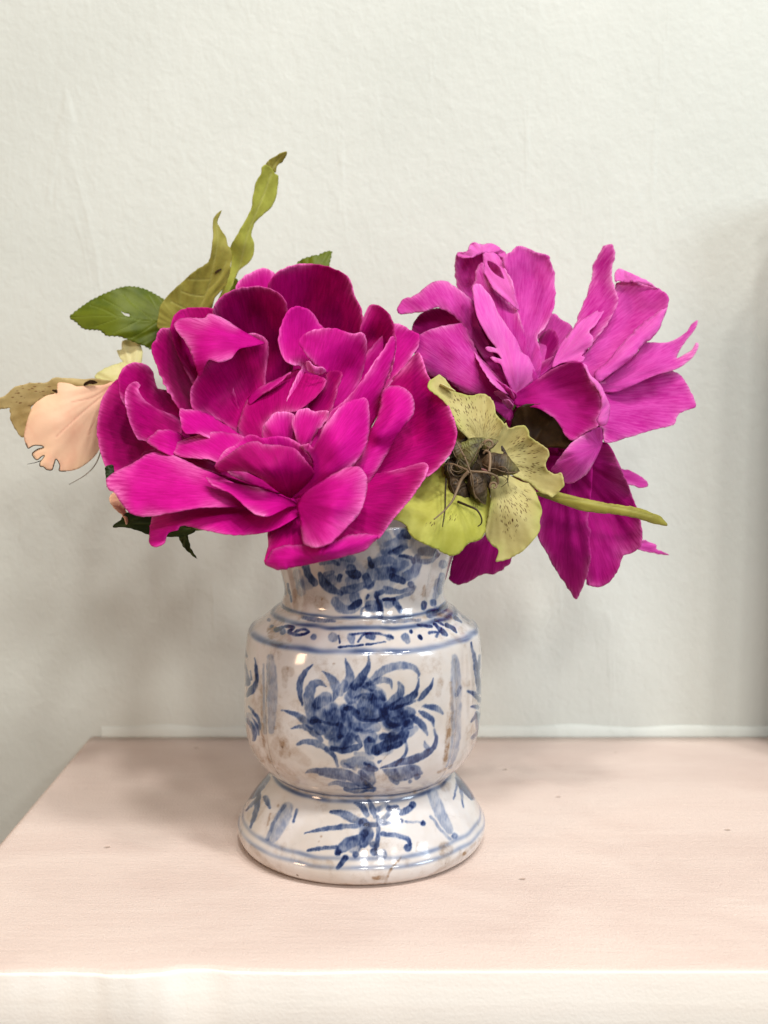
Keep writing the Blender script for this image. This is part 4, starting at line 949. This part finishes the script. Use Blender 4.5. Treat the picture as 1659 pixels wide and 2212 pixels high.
pb('R', [(730,560),(760,480),(765,400),(800,330),(835,325),(850,400),(900,520),(1000,640),(1150,760),(1200,900),(1300,1300),(1340,1400),(1200,1540),(1140,1570),(1050,1300),(900,1000),(760,700)], (1140,1570,-40), [(800,330,-155),(1180,800,-88),(950,700,-110),(1250,1250,-46),(1050,900,-78)], M_PUR, crumple=4)
pb('R', [(830,225),(880,222),(960,245),(1010,300),(1050,400),(1110,500),(1140,640),(1175,760),(1130,740),(1020,640),(930,560),(880,480),(850,410),(840,330)], (1175,770,-86), [(830,225,-165),(850,400,-140),(1000,300,-150),(1080,560,-92),(930,430,-128)], M_PINK, step=4, holes=[[(875,305),(940,325),(990,370),(1030,470),(1000,460),(940,420),(890,360)]], crumple=3)
pb('R', [(735,560),(742,530),(775,515),(815,525),(850,570),(900,625),(935,690),(970,780),(1050,900),(1140,1030),(1200,1160),(1260,1200),(1320,1380),(1200,1510),(1130,1560),(1080,1470),(1030,1350),(1000,1270),(940,1240),(900,1205),(920,1195),(990,1215),(1010,1220),(960,1160),(890,1150),(855,1115),(880,1100),(930,1110),(960,1120),(900,1040),(830,930),(780,820),(755,720),(745,640)], (1150,1560,-35), [(780,515,-100),(745,640,-72),(1200,1150,-50),(900,880,-38),(1000,850,-62),(1080,1300,-14),(1250,1300,-34),(900,1170,-30)], M_PINK, step=4, notch=0.5, crumple=4)
pb('R', [(745,1140),(800,1195),(850,1250),(920,1300),(1000,1370),(1080,1480),(1130,1560),(1050,1540),(970,1490),(900,1420),(840,1330),(790,1240)], (1110,1560,-25), [(745,1140,-55),(900,1350,-15)], M_PINK, step=4)
for o_, b_ in (([(935,1530),(1000,1520),(1060,1560),(1120,1620),(1100,1650),(1020,1600)], (1110,1640,-12)), ([(945,1410),(1000,1440),(1080,1490),(1150,1550),(1130,1590),(1050,1540)], (1140,1575,-12)), ([(1010,1600),(1070,1600),(1120,1650),(1090,1690),(1040,1640)], (1100,1680,-8)), ([(1040,1480),(1090,1500),(1130,1580),(1100,1600)], (1120,1600,-6))):
    sheet("petaloid", peony2, M_PUR, 'R', o_, b_, [b_, (*o_[0], b_[2] + 6), (*o_[2], b_[2] + 12)], step=2.5, ruffle=2, notch=2, crumple=1)
# lower, hanging petals of the right peony
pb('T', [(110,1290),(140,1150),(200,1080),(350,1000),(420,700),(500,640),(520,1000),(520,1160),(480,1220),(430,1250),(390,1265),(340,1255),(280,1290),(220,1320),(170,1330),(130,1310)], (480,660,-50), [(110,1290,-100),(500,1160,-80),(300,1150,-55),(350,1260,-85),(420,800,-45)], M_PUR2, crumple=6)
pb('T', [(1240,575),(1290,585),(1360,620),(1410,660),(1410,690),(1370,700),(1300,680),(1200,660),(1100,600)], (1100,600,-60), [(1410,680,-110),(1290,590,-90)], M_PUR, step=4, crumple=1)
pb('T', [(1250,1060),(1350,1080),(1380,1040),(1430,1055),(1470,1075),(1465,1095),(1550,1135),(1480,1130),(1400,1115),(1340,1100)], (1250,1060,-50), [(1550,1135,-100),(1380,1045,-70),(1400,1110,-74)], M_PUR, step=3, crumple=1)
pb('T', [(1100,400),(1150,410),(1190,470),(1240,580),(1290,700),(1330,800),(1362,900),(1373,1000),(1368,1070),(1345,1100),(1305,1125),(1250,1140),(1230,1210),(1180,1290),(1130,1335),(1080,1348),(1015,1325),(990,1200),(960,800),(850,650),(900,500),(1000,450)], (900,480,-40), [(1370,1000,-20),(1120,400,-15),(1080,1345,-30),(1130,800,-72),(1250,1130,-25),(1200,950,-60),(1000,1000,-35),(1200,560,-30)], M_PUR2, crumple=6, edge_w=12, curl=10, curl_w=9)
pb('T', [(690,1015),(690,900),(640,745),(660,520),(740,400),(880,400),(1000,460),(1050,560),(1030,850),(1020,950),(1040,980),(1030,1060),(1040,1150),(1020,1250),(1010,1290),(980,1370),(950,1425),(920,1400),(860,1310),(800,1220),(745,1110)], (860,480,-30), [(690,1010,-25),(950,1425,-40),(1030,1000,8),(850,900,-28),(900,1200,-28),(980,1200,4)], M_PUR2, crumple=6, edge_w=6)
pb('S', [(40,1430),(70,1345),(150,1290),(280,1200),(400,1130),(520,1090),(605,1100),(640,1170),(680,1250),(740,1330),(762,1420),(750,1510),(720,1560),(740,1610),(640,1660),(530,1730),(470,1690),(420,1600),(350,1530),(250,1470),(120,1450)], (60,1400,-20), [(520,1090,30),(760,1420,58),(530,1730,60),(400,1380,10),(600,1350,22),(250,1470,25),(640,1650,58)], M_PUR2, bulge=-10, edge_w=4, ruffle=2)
pb('S', [(605,1098),(640,1120),(680,1200),(750,1270),(800,1370),(830,1450),(825,1530),(800,1600),(740,1605),(718,1560),(745,1510),(765,1420),(740,1330),(680,1250),(640,1170)], (690,1600,50), [(605,1098,32),(765,1420,62),(830,1450,40),(740,1605,58),(700,1220,46)], M_PINK, bulge=5, step=3.5, ruffle=2, crumple=1)
pb('T', [(778,585),(820,520),(900,420),(960,370),(1050,320),(1100,305),(1115,340),(1110,420),(1060,530),(1000,610),(930,660),(860,668),(850,620),(800,605)], (1090,420,20), [(1110,310,46),(780,585,62),(930,660,55),(950,480,88),(960,370,62)], M_PUR, edge_w=5, crumple=4, step=5)
tube("stem", peony2, M_STEM, 'S', [(60,1385,-50),(-120,1620,-45),(-420,2000,-25),(-640,2330,-10),(-760,3000,0)], 2.6, 2.4)
# dark sheet standing in for the shaded hollow under the right peony's front petal
bhollow = thing("brown_shade", "dark brown sheet painted in for the shaded hollow between the right peony and the speckled green bloom", "leaf", at('T', 760, 430, 20))
sheet("leaf_blade", bhollow, M_BROWN, 'T', [(515,300),(535,230),(550,190),(580,165),(630,150),(690,150),(750,170),(820,230),(870,300),(905,345),(930,385),(915,405),(880,442),(760,435),(680,480),(600,440),(540,360)], (640,460,10), [(640,460,10),(540,220,10),(690,150,16),(920,390,40),(880,440,44),(720,300,4)], step=5, veins=[[(640,450),(720,320),(800,230)]], ruffle=1)  # dark brown colour carries the shade of the hollow
tube("stem", bhollow, M_STEM2, 'T', [(640,460,10),(540,560,0),(250,760,0),(-80,1000,0),(-100,1400,0)], 1.0, 1.2)

# ------------------------------------------------------------------ the speckled green hellebore at the right
hell = thing("hellebore", "speckled lime green hellebore bloom with dried seed pods in front of the right peony", "flower", at('H', 790, 1050, 80), "hellebores in the vase")
def ph(crop, outline, base, ctrl, mat=M_HELL, **kw):
    kw.setdefault('step', 4.0); kw.setdefault('crumple', 2.5); kw.setdefault('edge_w', 9)
    return sheet("petal", hell, mat, crop, outline, base, [(*base[:2], base[2])] + ctrl, **kw)
ph('H', [(315,290),(330,240),(380,205),(430,175),(470,210),(520,270),(570,330),(640,355),(720,375),(780,360),(850,360),(910,400),(945,470),(955,540),(990,590),(1030,640),(1010,700),(970,760),(900,830),(830,860),(760,840),(680,760),(600,680),(570,610),(540,530),(470,430),(400,370),(350,335)], (830,850,78), [(380,240,62),(900,400,62),(1020,640,88),(570,600,96),(720,560,70),(600,440,72)], spot=[(700,540,170),(830,640,140),(640,450,100)], curl=5, curl_w=7)
ph('H', [(425,272),(440,262),(470,280),(520,300),(575,330),(540,328),(490,305),(440,292)], (560,330,75), [(430,270,66),(490,290,76)], M_CREAM, step=2.5, edge_w=2, ruffle=0, crumple=0.5)
ph('H', [(900,880),(940,800),(990,720),(1030,640),(1050,625),(1075,680),(1130,665),(1210,650),(1250,690),(1270,750),(1310,790),(1390,835),(1440,880),(1448,940),(1420,1000),(1430,1060),(1480,1095),(1530,1100),(1568,1092),(1575,1130),(1588,1210),(1540,1270),(1480,1325),(1450,1300),(1400,1290),(1330,1240),(1260,1190),(1120,1120),(960,1040)], (900,980,82), [(1210,650,72),(1580,1150,112),(1440,900,98),(1150,900,66),(1200,1000,72),(1350,1100,88),(1460,1310,108),(1050,640,84)], spot=[(1180,870,120),(1270,1000,130),(1140,780,60)], curl=6, curl_w=8)
ph('H', [(1000,1050),(1100,1130),(1200,1180),(1290,1200),(1330,1290),(1345,1330),(1370,1390),(1385,1460),(1365,1530),(1365,1620),(1330,1690),(1270,1760),(1200,1830),(1130,1870),(1050,1905),(955,1925),(970,1870),(975,1810),(930,1780),(880,1720),(855,1650),(870,1550),(890,1450),(905,1350),(900,1220),(920,1100)], (940,1080,84), [(1370,1450,112),(1000,1900,136),(870,1600,128),(1100,1450,140),(1250,1220,94),(1200,1750,132)], spot=[(1100,1420,150),(1080,1560,90),(1170,1330,100),(1115,1690,30)], curl=4)
ph('H', [(60,1550),(-40,1500),(60,1330),(180,1150),(330,1030),(500,1000),(650,1100),(850,1200),(905,1350),(890,1450),(870,1580),(850,1660),(790,1730),(710,1745),(660,1790),(620,1840),(560,1868),(500,1865),(420,1815),(330,1780),(230,1735),(160,1680),(120,1600)], (700,1100,74), [(60,1330,150),(330,1030,84),(60,1550,208),(560,1865,190),(230,1735,216),(870,1600,132),(450,1500,196),(300,1330,140)], M_HLIME, spot=[(540,1510,45),(350,1590,45),(770,1400,40)], curl=-6)
tube("stem", hell, M_STEM2, 'H', [(790,1050,62),(1000,1130,72),(1150,1150,70),(1330,1228,66)], 1.0, 0.7)
tube("stem", hell, M_STEM, 'H', [(790,1050,40),(650,1250,36),(420,1600,30),(250,2000,20),(200,3000,0)], 1.6, 1.8)
sheet("bract", hell, M_OLIVE, 'T', [(670,735),(780,715),(860,735),(960,760),(1100,790),(1300,820),(1400,845),(1480,880),(1520,910),(1538,945),(1480,938),(1360,905),(1260,880),(1130,865),(1000,850),(900,820),(800,785)], (680,740,70), [(680,740,70),(1530,940,44),(1100,790,84),(1050,855,84),(1300,850,82)], step=3.5, veins=[[(690,742),(860,765),(1100,808),(1300,846),(1440,885)]], vein_w=2.0, bulge=4, label="narrow olive bract pointing right", edge_w=4)
ph('H', [(520,560),(640,680),(780,780),(700,900),(560,980),(470,820)], (780,900,66), [(520,560,60),(560,960,64),(480,820,58)], M_HELL)
sheet("receptacle", hell, M_POD, 'H', [(560,900),(640,780),(800,720),(960,780),(1060,920),(1080,1080),(1000,1240),(840,1330),(680,1320),(560,1220),(510,1060)], (800,1030,58), [(800,1030,66),(560,900,76),(1060,920,74),(840,1330,84),(560,1220,86),(800,720,72)], step=5, ruffle=0)
# seed pods: wrinkled, inflated follicles
def pod(cx, cy, dz, L, w, ang, green, sd, tip=0.45):
    g = grid('H', [(cx, cy)])[0]; k = cscale('H')
    c0 = place([g[0]], [g[1]], [dz])[0]
    L *= 1.12 * k * S; w *= 1.12 * k * S
    nu, nv = 30, 22
    V, UV, Gr, Fc = [], [], [], []
    ca, sa = math.cos(ang), math.sin(ang)
    for i in range(nu + 1):
        t = i / nu
        r = w * (math.sin(math.pi * min(1, t * 1.02)) ** 0.62) * (1 - tip * t)
        for j in range(nv):
            a = 2 * math.pi * j / nv
            wr = 1 + 0.035 * math.sin(t * 26 + 2.4 * math.cos(a * 2 + sd)) * math.sin(math.pi * t) + 0.22 * noise.noise((math.cos(a) * 2.2 + sd, math.sin(a) * 2.2, t * 4))
            keel = 1 + 0.30 * max(0, math.cos(a - 1.2)) ** 10 + 0.22 * max(0, math.cos(a + 1.9)) ** 10
            x = (t - 0.5) * 2 * L; q = r * wr * keel * math.cos(a); dd = r * wr * keel * math.sin(a) * 0.9
            q += 0.25 * w * math.sin(t * 2.6 + sd)
            X = x * ca - q * sa; Y = x * sa + q * ca
            p = c0 + np.array([X, -dd, -Y])
            V.append(p); UV.append((t, j / nv)); Gr.append(green(t) if callable(green) else green)
    for i in range(nu):
        for j in range(nv):
            a = i * nv + j; b = i * nv + (j + 1) % nv
            Fc.append((a, b, b + nv, a + nv))
    o = mesh_obj("seed_pod", V, Fc, M_POD, hell)
    # raised seams along the pod
    for q0 in (1.2, -1.9):
        jj = int(round((q0 % (2 * math.pi)) / (2 * math.pi) * nv)) % nv
        line = [Vector(V[i * nv + jj]) for i in range(1, nu)]
        SV, SF = [], []
        cc = Vector(c0)
        for i, p in enumerate(line):
            d = (line[min(i + 1, len(line) - 1)] - line[max(i - 1, 0)]).normalized()
            out = (p - cc); out = (out - d * out.dot(d)).normalized(); sd_ = d.cross(out)
            for k_ in range(5):
                a_ = 2 * math.pi * k_ / 5
                SV.append(p + out * (0.00006 + 0.00018 * math.cos(a_)) + sd_ * 0.00018 * math.sin(a_))
        for i in range(len(line) - 1):
            for k_ in range(5):
                a_ = i * 5 + k_; b_ = i * 5 + (k_ + 1) % 5
                SF.append((a_, b_, b_ + 5, a_ + 5))
        sm_ = mesh_obj("seam", SV, SF, M_STYLE, None)
        sm_.data.transform(__import__('mathutils').Matrix.Translation(-parent_world(hell)))
        sm_.parent = o
    fattr(o, 'green', Gr)
    uv = o.data.uv_layers.new(name="UVMap")
    li = np.zeros(len(o.data.loops), int); o.data.loops.foreach_get("vertex_index", li)
    uv.data.foreach_set("uv", np.array(UV)[li].astype(np.float32).ravel())
    return o
pod(720, 830, 108, 125, 74, -0.35, lambda t: 0.85, 1.0)
pod(700, 960, 126, 150, 85, -0.75, lambda t: 0.15 + 0.6 * t, 2.3)
pod(590, 930, 106, 130, 80, 1.2, lambda t: 0.1, 3.1)
pod(1000, 1040, 132, 150, 105, 0.12, lambda t: 0.0 + 1.1 * max(0, t - 0.45), 4.2)
pod(800, 1230, 128, 140, 92, 1.05, lambda t: 0.0 + 1.3 * max(0, t - 0.6), 5.7)
pod(640, 1260, 116, 140, 90, 1.0, lambda t: 0.0, 6.5)
pod(560, 1100, 104, 120, 75, 1.5, lambda t: 0.0, 7.7)
pod(900, 835, 118, 70, 52, -0.3, lambda t: 0.5, 8.8)
pod(720, 1100, 100, 110, 100, 0.5, lambda t: 0.0, 9.9)
# dry styles
tube("style", hell, M_STYLE, 'H', [(468,1018,150),(540,1010,162),(610,1035,172),(720,1078,186),(860,1090,190),(960,1130,184),(970,1200,176)], 0.36, 0.5, 8)
tube("style", hell, M_STYLE, 'H', [(890,1085,188),(900,1000,182),(895,910,170),(860,890,166),(838,915,164)], 0.6, 0.4, 8)
tube("style", hell, M_STYLE, 'H', [(575,790,150),(650,920,168),(700,1040,186),(735,1150,184),(745,1260,172),(770,1330,160)], 0.25, 0.36, 8)
tube("style", hell, M_STYLE, 'H', [(700,1080,190),(630,1160,186),(590,1260,192),(545,1360,206),(470,1450,222),(375,1530,232)], 0.7, 0.25, 8)
tube("style", hell, M_DARK, 'H', [(490,1150,150),(482,1280,178),(480,1420,212),(468,1520,226),(455,1600,228)], 0.4, 0.2, 8)
tube("style", hell, M_DARK, 'H', [(600,1365,160),(700,1405,186),(775,1440,196),(818,1510,198),(818,1565,196),(785,1595,194)], 0.55, 0.2, 8)
rw = random.Random(11)
for i in range(12):                         # thin dried wisps of the old stamens
    a_ = rw.uniform(0, 6.28); r_ = rw.uniform(40, 200); cx = 790 + r_ * math.cos(a_); cy = 1060 + r_ * math.sin(a_)
    L_ = rw.uniform(70, 190); a_ += rw.uniform(-1.2, 1.2)
    tube("filament", hell, M_STYLE if i % 3 else M_DARK, 'H', [(cx, cy, 160), (cx + 0.4 * L_ * math.cos(a_), cy + 0.4 * L_ * math.sin(a_), 186), (cx + 0.8 * L_ * math.cos(a_ + 0.5), cy + 0.8 * L_ * math.sin(a_ + 0.5), 184), (cx + L_ * math.cos(a_ + 1.0), cy + L_ * math.sin(a_ + 1.0), 172)], 0.22, 0.12, 6, 5)
for (cx, cy, r, dz, a0) in ((935, 1215, 36, 186, 2.6), (890, 830, 44, 160, 3.4), (580, 1185, 26, 150, 3.0)):
    pts = [(cx + r * (1 - 0.45 * i / 13) * math.cos(a0 + i * 0.42), cy + r * (1 - 0.45 * i / 13) * math.sin(a0 + i * 0.42), dz + i * 0.5) for i in range(14)]
    tube("curled_tip", hell, M_STYLE, 'H', pts, 0.55, 0.35, 4)

# ------------------------------------------------------------------ the faded hellebore at the left
fade = thing("hellebore", "faded peach hellebore bloom with torn petal edge hanging out at the far left", "flower", at('L', 1450, 690, -70), "hellebores in the vase")
def pl(outline, base, ctrl, mat, crop='L', **kw):
    kw.setdefault('step', 3.5); kw.setdefault('crumple', 2.5)
    return sheet("petal", fade, mat, crop, outline, base, [(*base[:2], base[2])] + ctrl, **kw)
pl([(1460,260),(1510,240),(1520,140),(1600,120),(1750,180),(1750,450),(1600,560),(1540,420),(1490,340)], (1650,600,-180), [(1520,140,-220),(1460,260,-210),(1700,300,-200)], M_CREAM)
pl([(1180,570),(1230,520),(1320,470),(1450,420),(1580,400),(1700,500),(1600,700),(1400,720),(1300,650),(1200,600)], (1560,690,-155), [(1180,570,-170),(1450,420,-190),(1400,600,-162)], M_CREAM)
pl([(0,840),(60,815),(110,770),(190,700),(270,685),(350,660),(450,655),(580,650),(640,610),(700,585),(780,595),(900,600),(1050,610),(1160,600),(1300,620),(1400,640),(1400,760),(1200,800),(900,760),(700,780),(400,940),(380,1030),(340,1180),(320,1310),(270,1335),(220,1280),(180,1210),(130,1110),(125,1000),(125,970),(60,980),(0,985),(-60,960),(-40,860)], (1400,700,-152), [(0,900,-80),(300,1320,-100),(700,600,-110),(450,700,-88),(560,800,-100),(1000,650,-125)], M_TAN, notch=2.0, spot=[(420,800,160),(250,860,110),(600,730,90)])
def torn(): pass
o_, f_ = pl([(720,660),(800,655),(880,670),(950,700),(1060,695),(1180,690),(1300,680),(1400,640),(1480,650),(1470,900),(1400,1200),(1250,1450),(1200,1540),(1100,1640),(990,1715),(900,1745),(820,1755),(738,1750),(745,1690),(720,1630),(695,1605),(680,1650),(655,1720),(630,1742),(580,1735),(540,1700),(500,1695),(498,1650),(540,1590),(550,1560),(520,1570),(455,1615),(400,1545),(430,1505),(480,1475),(540,1460),(520,1440),(440,1432),(390,1450),(350,1470),(320,1410),(300,1330),(320,1200),(360,1060),(420,930),(520,850),(600,810),(680,790),(710,740)], (1450,680,-140), [(300,1330,-40),(820,1750,-50),(1240,1450,-110),(700,1150,-46),(720,660,-75),(1300,900,-120),(950,900,-78)], M_PEACH, notch=0.3, bulge=5, veins=[[(1430,690),(1000,1050),(700,1330)],[(1380,700),(1150,840),(900,900)],[(1430,720),(1250,980),(1100,1300)]], vein_w=1.8, edge_w=16, ruffle=2)
edge_pts = [(318,1405),(350,1470),(390,1450),(440,1432),(520,1440),(542,1458),(480,1475),(430,1505),(400,1545),(455,1615),(520,1570),(552,1560),(540,1590),(498,1650),(500,1695),(540,1700),(580,1735),(640,1742),(658,1715),(680,1640),(695,1605),(722,1630),(745,1690),(738,1750),(820,1755)]
eg = grid('L', edge_pts); ez = f_(eg)
tube("torn_edge", fade, M_DARK, 'L', [(*p, z + 2) for p, z in zip(edge_pts, ez)], 0.20, 0.20, 3, 5)
sheet("dark_patch", fade, M_BROWN, 'L', [(1035,685),(1080,640),(1150,622),(1212,650),(1185,665),(1100,676)], (1212,650,-100), [(1212,650,-104),(1035,685,-98),(1130,640,-94)], step=2, ruffle=0, crumple=0.5, edge_w=2)  # brown sheet put in for the dark of a small hole
sheet("dark_patch", fade, M_BROWN, 'L', [(650,745),(690,735),(712,750),(710,780),(680,770)], (700,780,-64), [(700,780,-62),(650,745,-64),(690,735,-62)], step=2, ruffle=0, crumple=0.5, edge_w=2)
tube("filament", fade, M_DARK, 'L', [(520,1620,-40),(440,1648,-34),(340,1668,-28)], 0.25, 0.08, 6, 5)
tube("filament", fade, M_STYLE, 'L', [(1300,1300,-120),(1250,1520,-115),(1180,1680,-110),(1050,1810,-105),(860,1920,-100)], 0.36, 0.12, 8, 5)
pl([(185,300),(215,295),(260,350),(300,430),(318,480),(308,548),(292,515),(270,470),(220,430),(180,380),(168,330)], (310,330,90), [(170,340,128),(305,545,140),(280,440,136)], M_PEACH, 'K', step=3)
tube("stem", fade, M_STEM, 'L', [(1450,690,-145),(2100,1250,-130),(3200,2100,-70),(4032,2540,-30),(4300,3900,-50)], 1.3, 1.7)

# ------------------------------------------------------------------ leaves rising behind the left peony
gl = thing("leaf", "green serrated leaf with a small hole lying left of the olive leaf", "leaf", at('G', 640, 1080, -60), "leaves behind the left peony")
def serrate(pts, crop, n, amp, skip=0.0):
    O = catmull(np.array(pts, float), 9.0); N = len(O); out = []
    t = np.roll(O, -1, 0) - np.roll(O, 1, 0); nr = np.stack([t[:, 1], -t[:, 0]], 1); nr /= np.linalg.norm(nr, axis=1)[:, None] + 1e-9
    for i in range(N):
        ph_ = (i / 3.0) % 1.0
        out.append(tuple(O[i] + nr[i] * amp * (ph_ - 0.4)))
    return out
leaf1 = [(35,1055),(70,1020),(115,985),(180,945),(240,915),(300,890),(360,873),(430,873),(490,890),(540,915),(600,950),(680,1040),(700,1110),(600,1200),(520,1245),(480,1225),(400,1195),(330,1170),(255,1165),(215,1135),(120,1125),(75,1085)]
sheet("leaf_blade", gl, M_GREEN, 'G', serrate(leaf1, 'G', 0, 8.0), (690,1085,-230), [(690,1085,-230),(35,1055,-195),(430,873,-230),(400,1195,-185),(350,1040,-192),(540,915,-245),(520,1245,-210)], step=3.0, notch=0.6, ruffle=3, bulge=3,
      holes=[[(342,1020),(365,1030),(390,1036),(392,1050),(365,1045)]],
      veins=[[(690,1085),(500,1078),(300,1050),(45,1055)],[(540,1080),(440,1000),(350,920)],[(430,1068),(330,1000),(240,950)],[(320,1052),(240,1010),(160,985)],[(560,1082),(470,1140),(400,1180)],[(450,1072),(360,1120),(300,1150)],[(340,1056),(250,1090),(190,1110)],[(620,1083),(560,1010),(500,920)]], vein_w=1.3, edge_w=3)
tube("stem", gl, M_STEM, 'G', [(690,1085,-230),(900,1300,-230),(1250,1800,-190),(1560,2340,-150),(1640,3000,-160)], 0.8, 1.2)
sprig = thing("leaf_sprig", "olive leaf pair with one tall narrow twisted leaf rising above the left peony", "leaf", at('G', 900, 1000, -90), "leaves behind the left peony")
leaf2 = [(560,1120),(565,1040),(575,990),(600,950),(640,905),(700,850),(760,795),(840,740),(865,720),(880,640),(888,570),(886,500),(895,460),(920,432),(943,418),(925,455),(915,490),(930,525),(945,550),(965,580),(975,630),(990,640),(1000,690),(995,730),(985,800),(960,870),(900,940),(880,1000),(780,1130),(640,1150)]
o2, f2 = sheet("leaf_blade", sprig, M_OLIVE, 'G', leaf2, (720,1130,-205), [(720,1130,-205),(943,418,-190),(600,950,-170),(995,700,-200),(800,850,-192),(880,620,-175),(940,600,-188)], step=3.0, notch=1.4, ruffle=4, crumple=4, label="broad olive leaf with a hooked pointed tip",
      veins=[[(740,1130),(830,960),(880,800),(915,600),(905,470)],[(840,930),(760,920),(700,900)],[(870,830),(800,830),(740,830)],[(800,1010),(720,1000),(640,960)],[(850,900),(930,820),(970,720)]], vein_w=1.5, edge_w=3)
g2 = grid('G', [(900,790),(940,768)]); z2 = f2(g2)
tube("dark_patch", sprig, M_BROWN, 'G', [(902,792,z2[0]+1.5),(918,778,(z2[0]+z2[1])/2+2),(938,769,z2[1]+1.5)], 0.55, 0.4, 4, 6)
leaf3 = [(990,640),(1040,550),(1085,470),(1115,410),(1125,340),(1145,250),(1175,200),(1178,165),(1200,148),(1230,165),(1255,200),(1275,215),(1270,290),(1255,360),(1225,410),(1180,450),(1135,495),(1120,540),(1115,570),(1130,610),(1128,680),(1100,730),(1040,780),(1010,860),(980,930),(920,1040),(880,1040),(950,880),(985,800),(1000,690)]
sheet("leaf_blade", sprig, M_LIME, 'G', leaf3, (900,1035,-220), [(900,1035,-220),(1215,160,-200),(1130,640,-240),(1000,660,-222),(1260,330,-230),(1130,370,-196),(1185,330,-214),(1070,620,-214),(1120,540,-220)], step=3.0, notch=1.0, ruffle=3, crumple=2, label="tall narrow twisted lime leaf",
      veins=[[(905,1030),(1000,860),(1045,760),(1090,570),(1140,440),(1195,310),(1232,200)]], vein_w=1.8, edge_w=3)
sheet("leaf_blade", sprig, M_OLIVE, 'G', [(1200,155),(1210,130),(1235,110),(1270,90),(1300,76),(1325,72),(1320,100),(1297,135),(1268,158),(1260,195),(1240,180),(1220,170)], (1235,180,-212), [(1235,180,-212),(1325,72,-204),(1230,115,-208),(1290,140,-220)], step=2.5, veins=[[(1235,180),(1270,125),(1318,80)]], vein_w=1.2, ruffle=1, crumple=1, edge_w=3, label="small folded olive leaf tip")
sheet("leaf_blade", sprig, M_GREEN, 'G', [(990,900),(1010,850),(1022,822),(1040,850),(1030,900)], (1010,900,-230), [(1010,900,-230),(1022,825,-226),(1038,860,-232)], step=2.5, ruffle=0, crumple=1, edge_w=3)
tube("stem", sprig, M_STEM, 'G', [(720,1130,-205),(900,1150,-215),(1000,1300,-200),(1300,1800,-155),(1620,2340,-125),(1690,3000,-125)], 0.9, 1.3)
tube("stem", sprig, M_STEM, 'G', [(900,1035,-220),(930,1120,-215),(1000,1300,-200)], 0.9, 1.0)
bl = thing("leaf", "small dark green serrated leaf peeking over the top of the left peony", "leaf", at('G', 1470, 900, -170), "leaves behind the left peony")
leaf4 = [(1385,738),(1440,700),(1510,685),(1560,665),(1594,662),(1590,700),(1575,760),(1560,850),(1500,920),(1440,900),(1390,800)]
sheet("leaf_blade", bl, M_GREEN, 'G', serrate(leaf4, 'G', 0, 6.0), (1460,910,-260), [(1460,910,-260),(1594,662,-280),(1400,735,-270),(1570,780,-262),(1490,760,-256)], step=3, veins=[[(1460,905),(1520,780),(1590,668)]], vein_w=1.4, edge_w=3)
tube("stem", bl, M_STEM, 'G', [(1460,910,-260),(1480,1300,-220),(1600,1800,-150),(1740,2340,-110),(1760,3000,-90)], 0.8, 1.2)
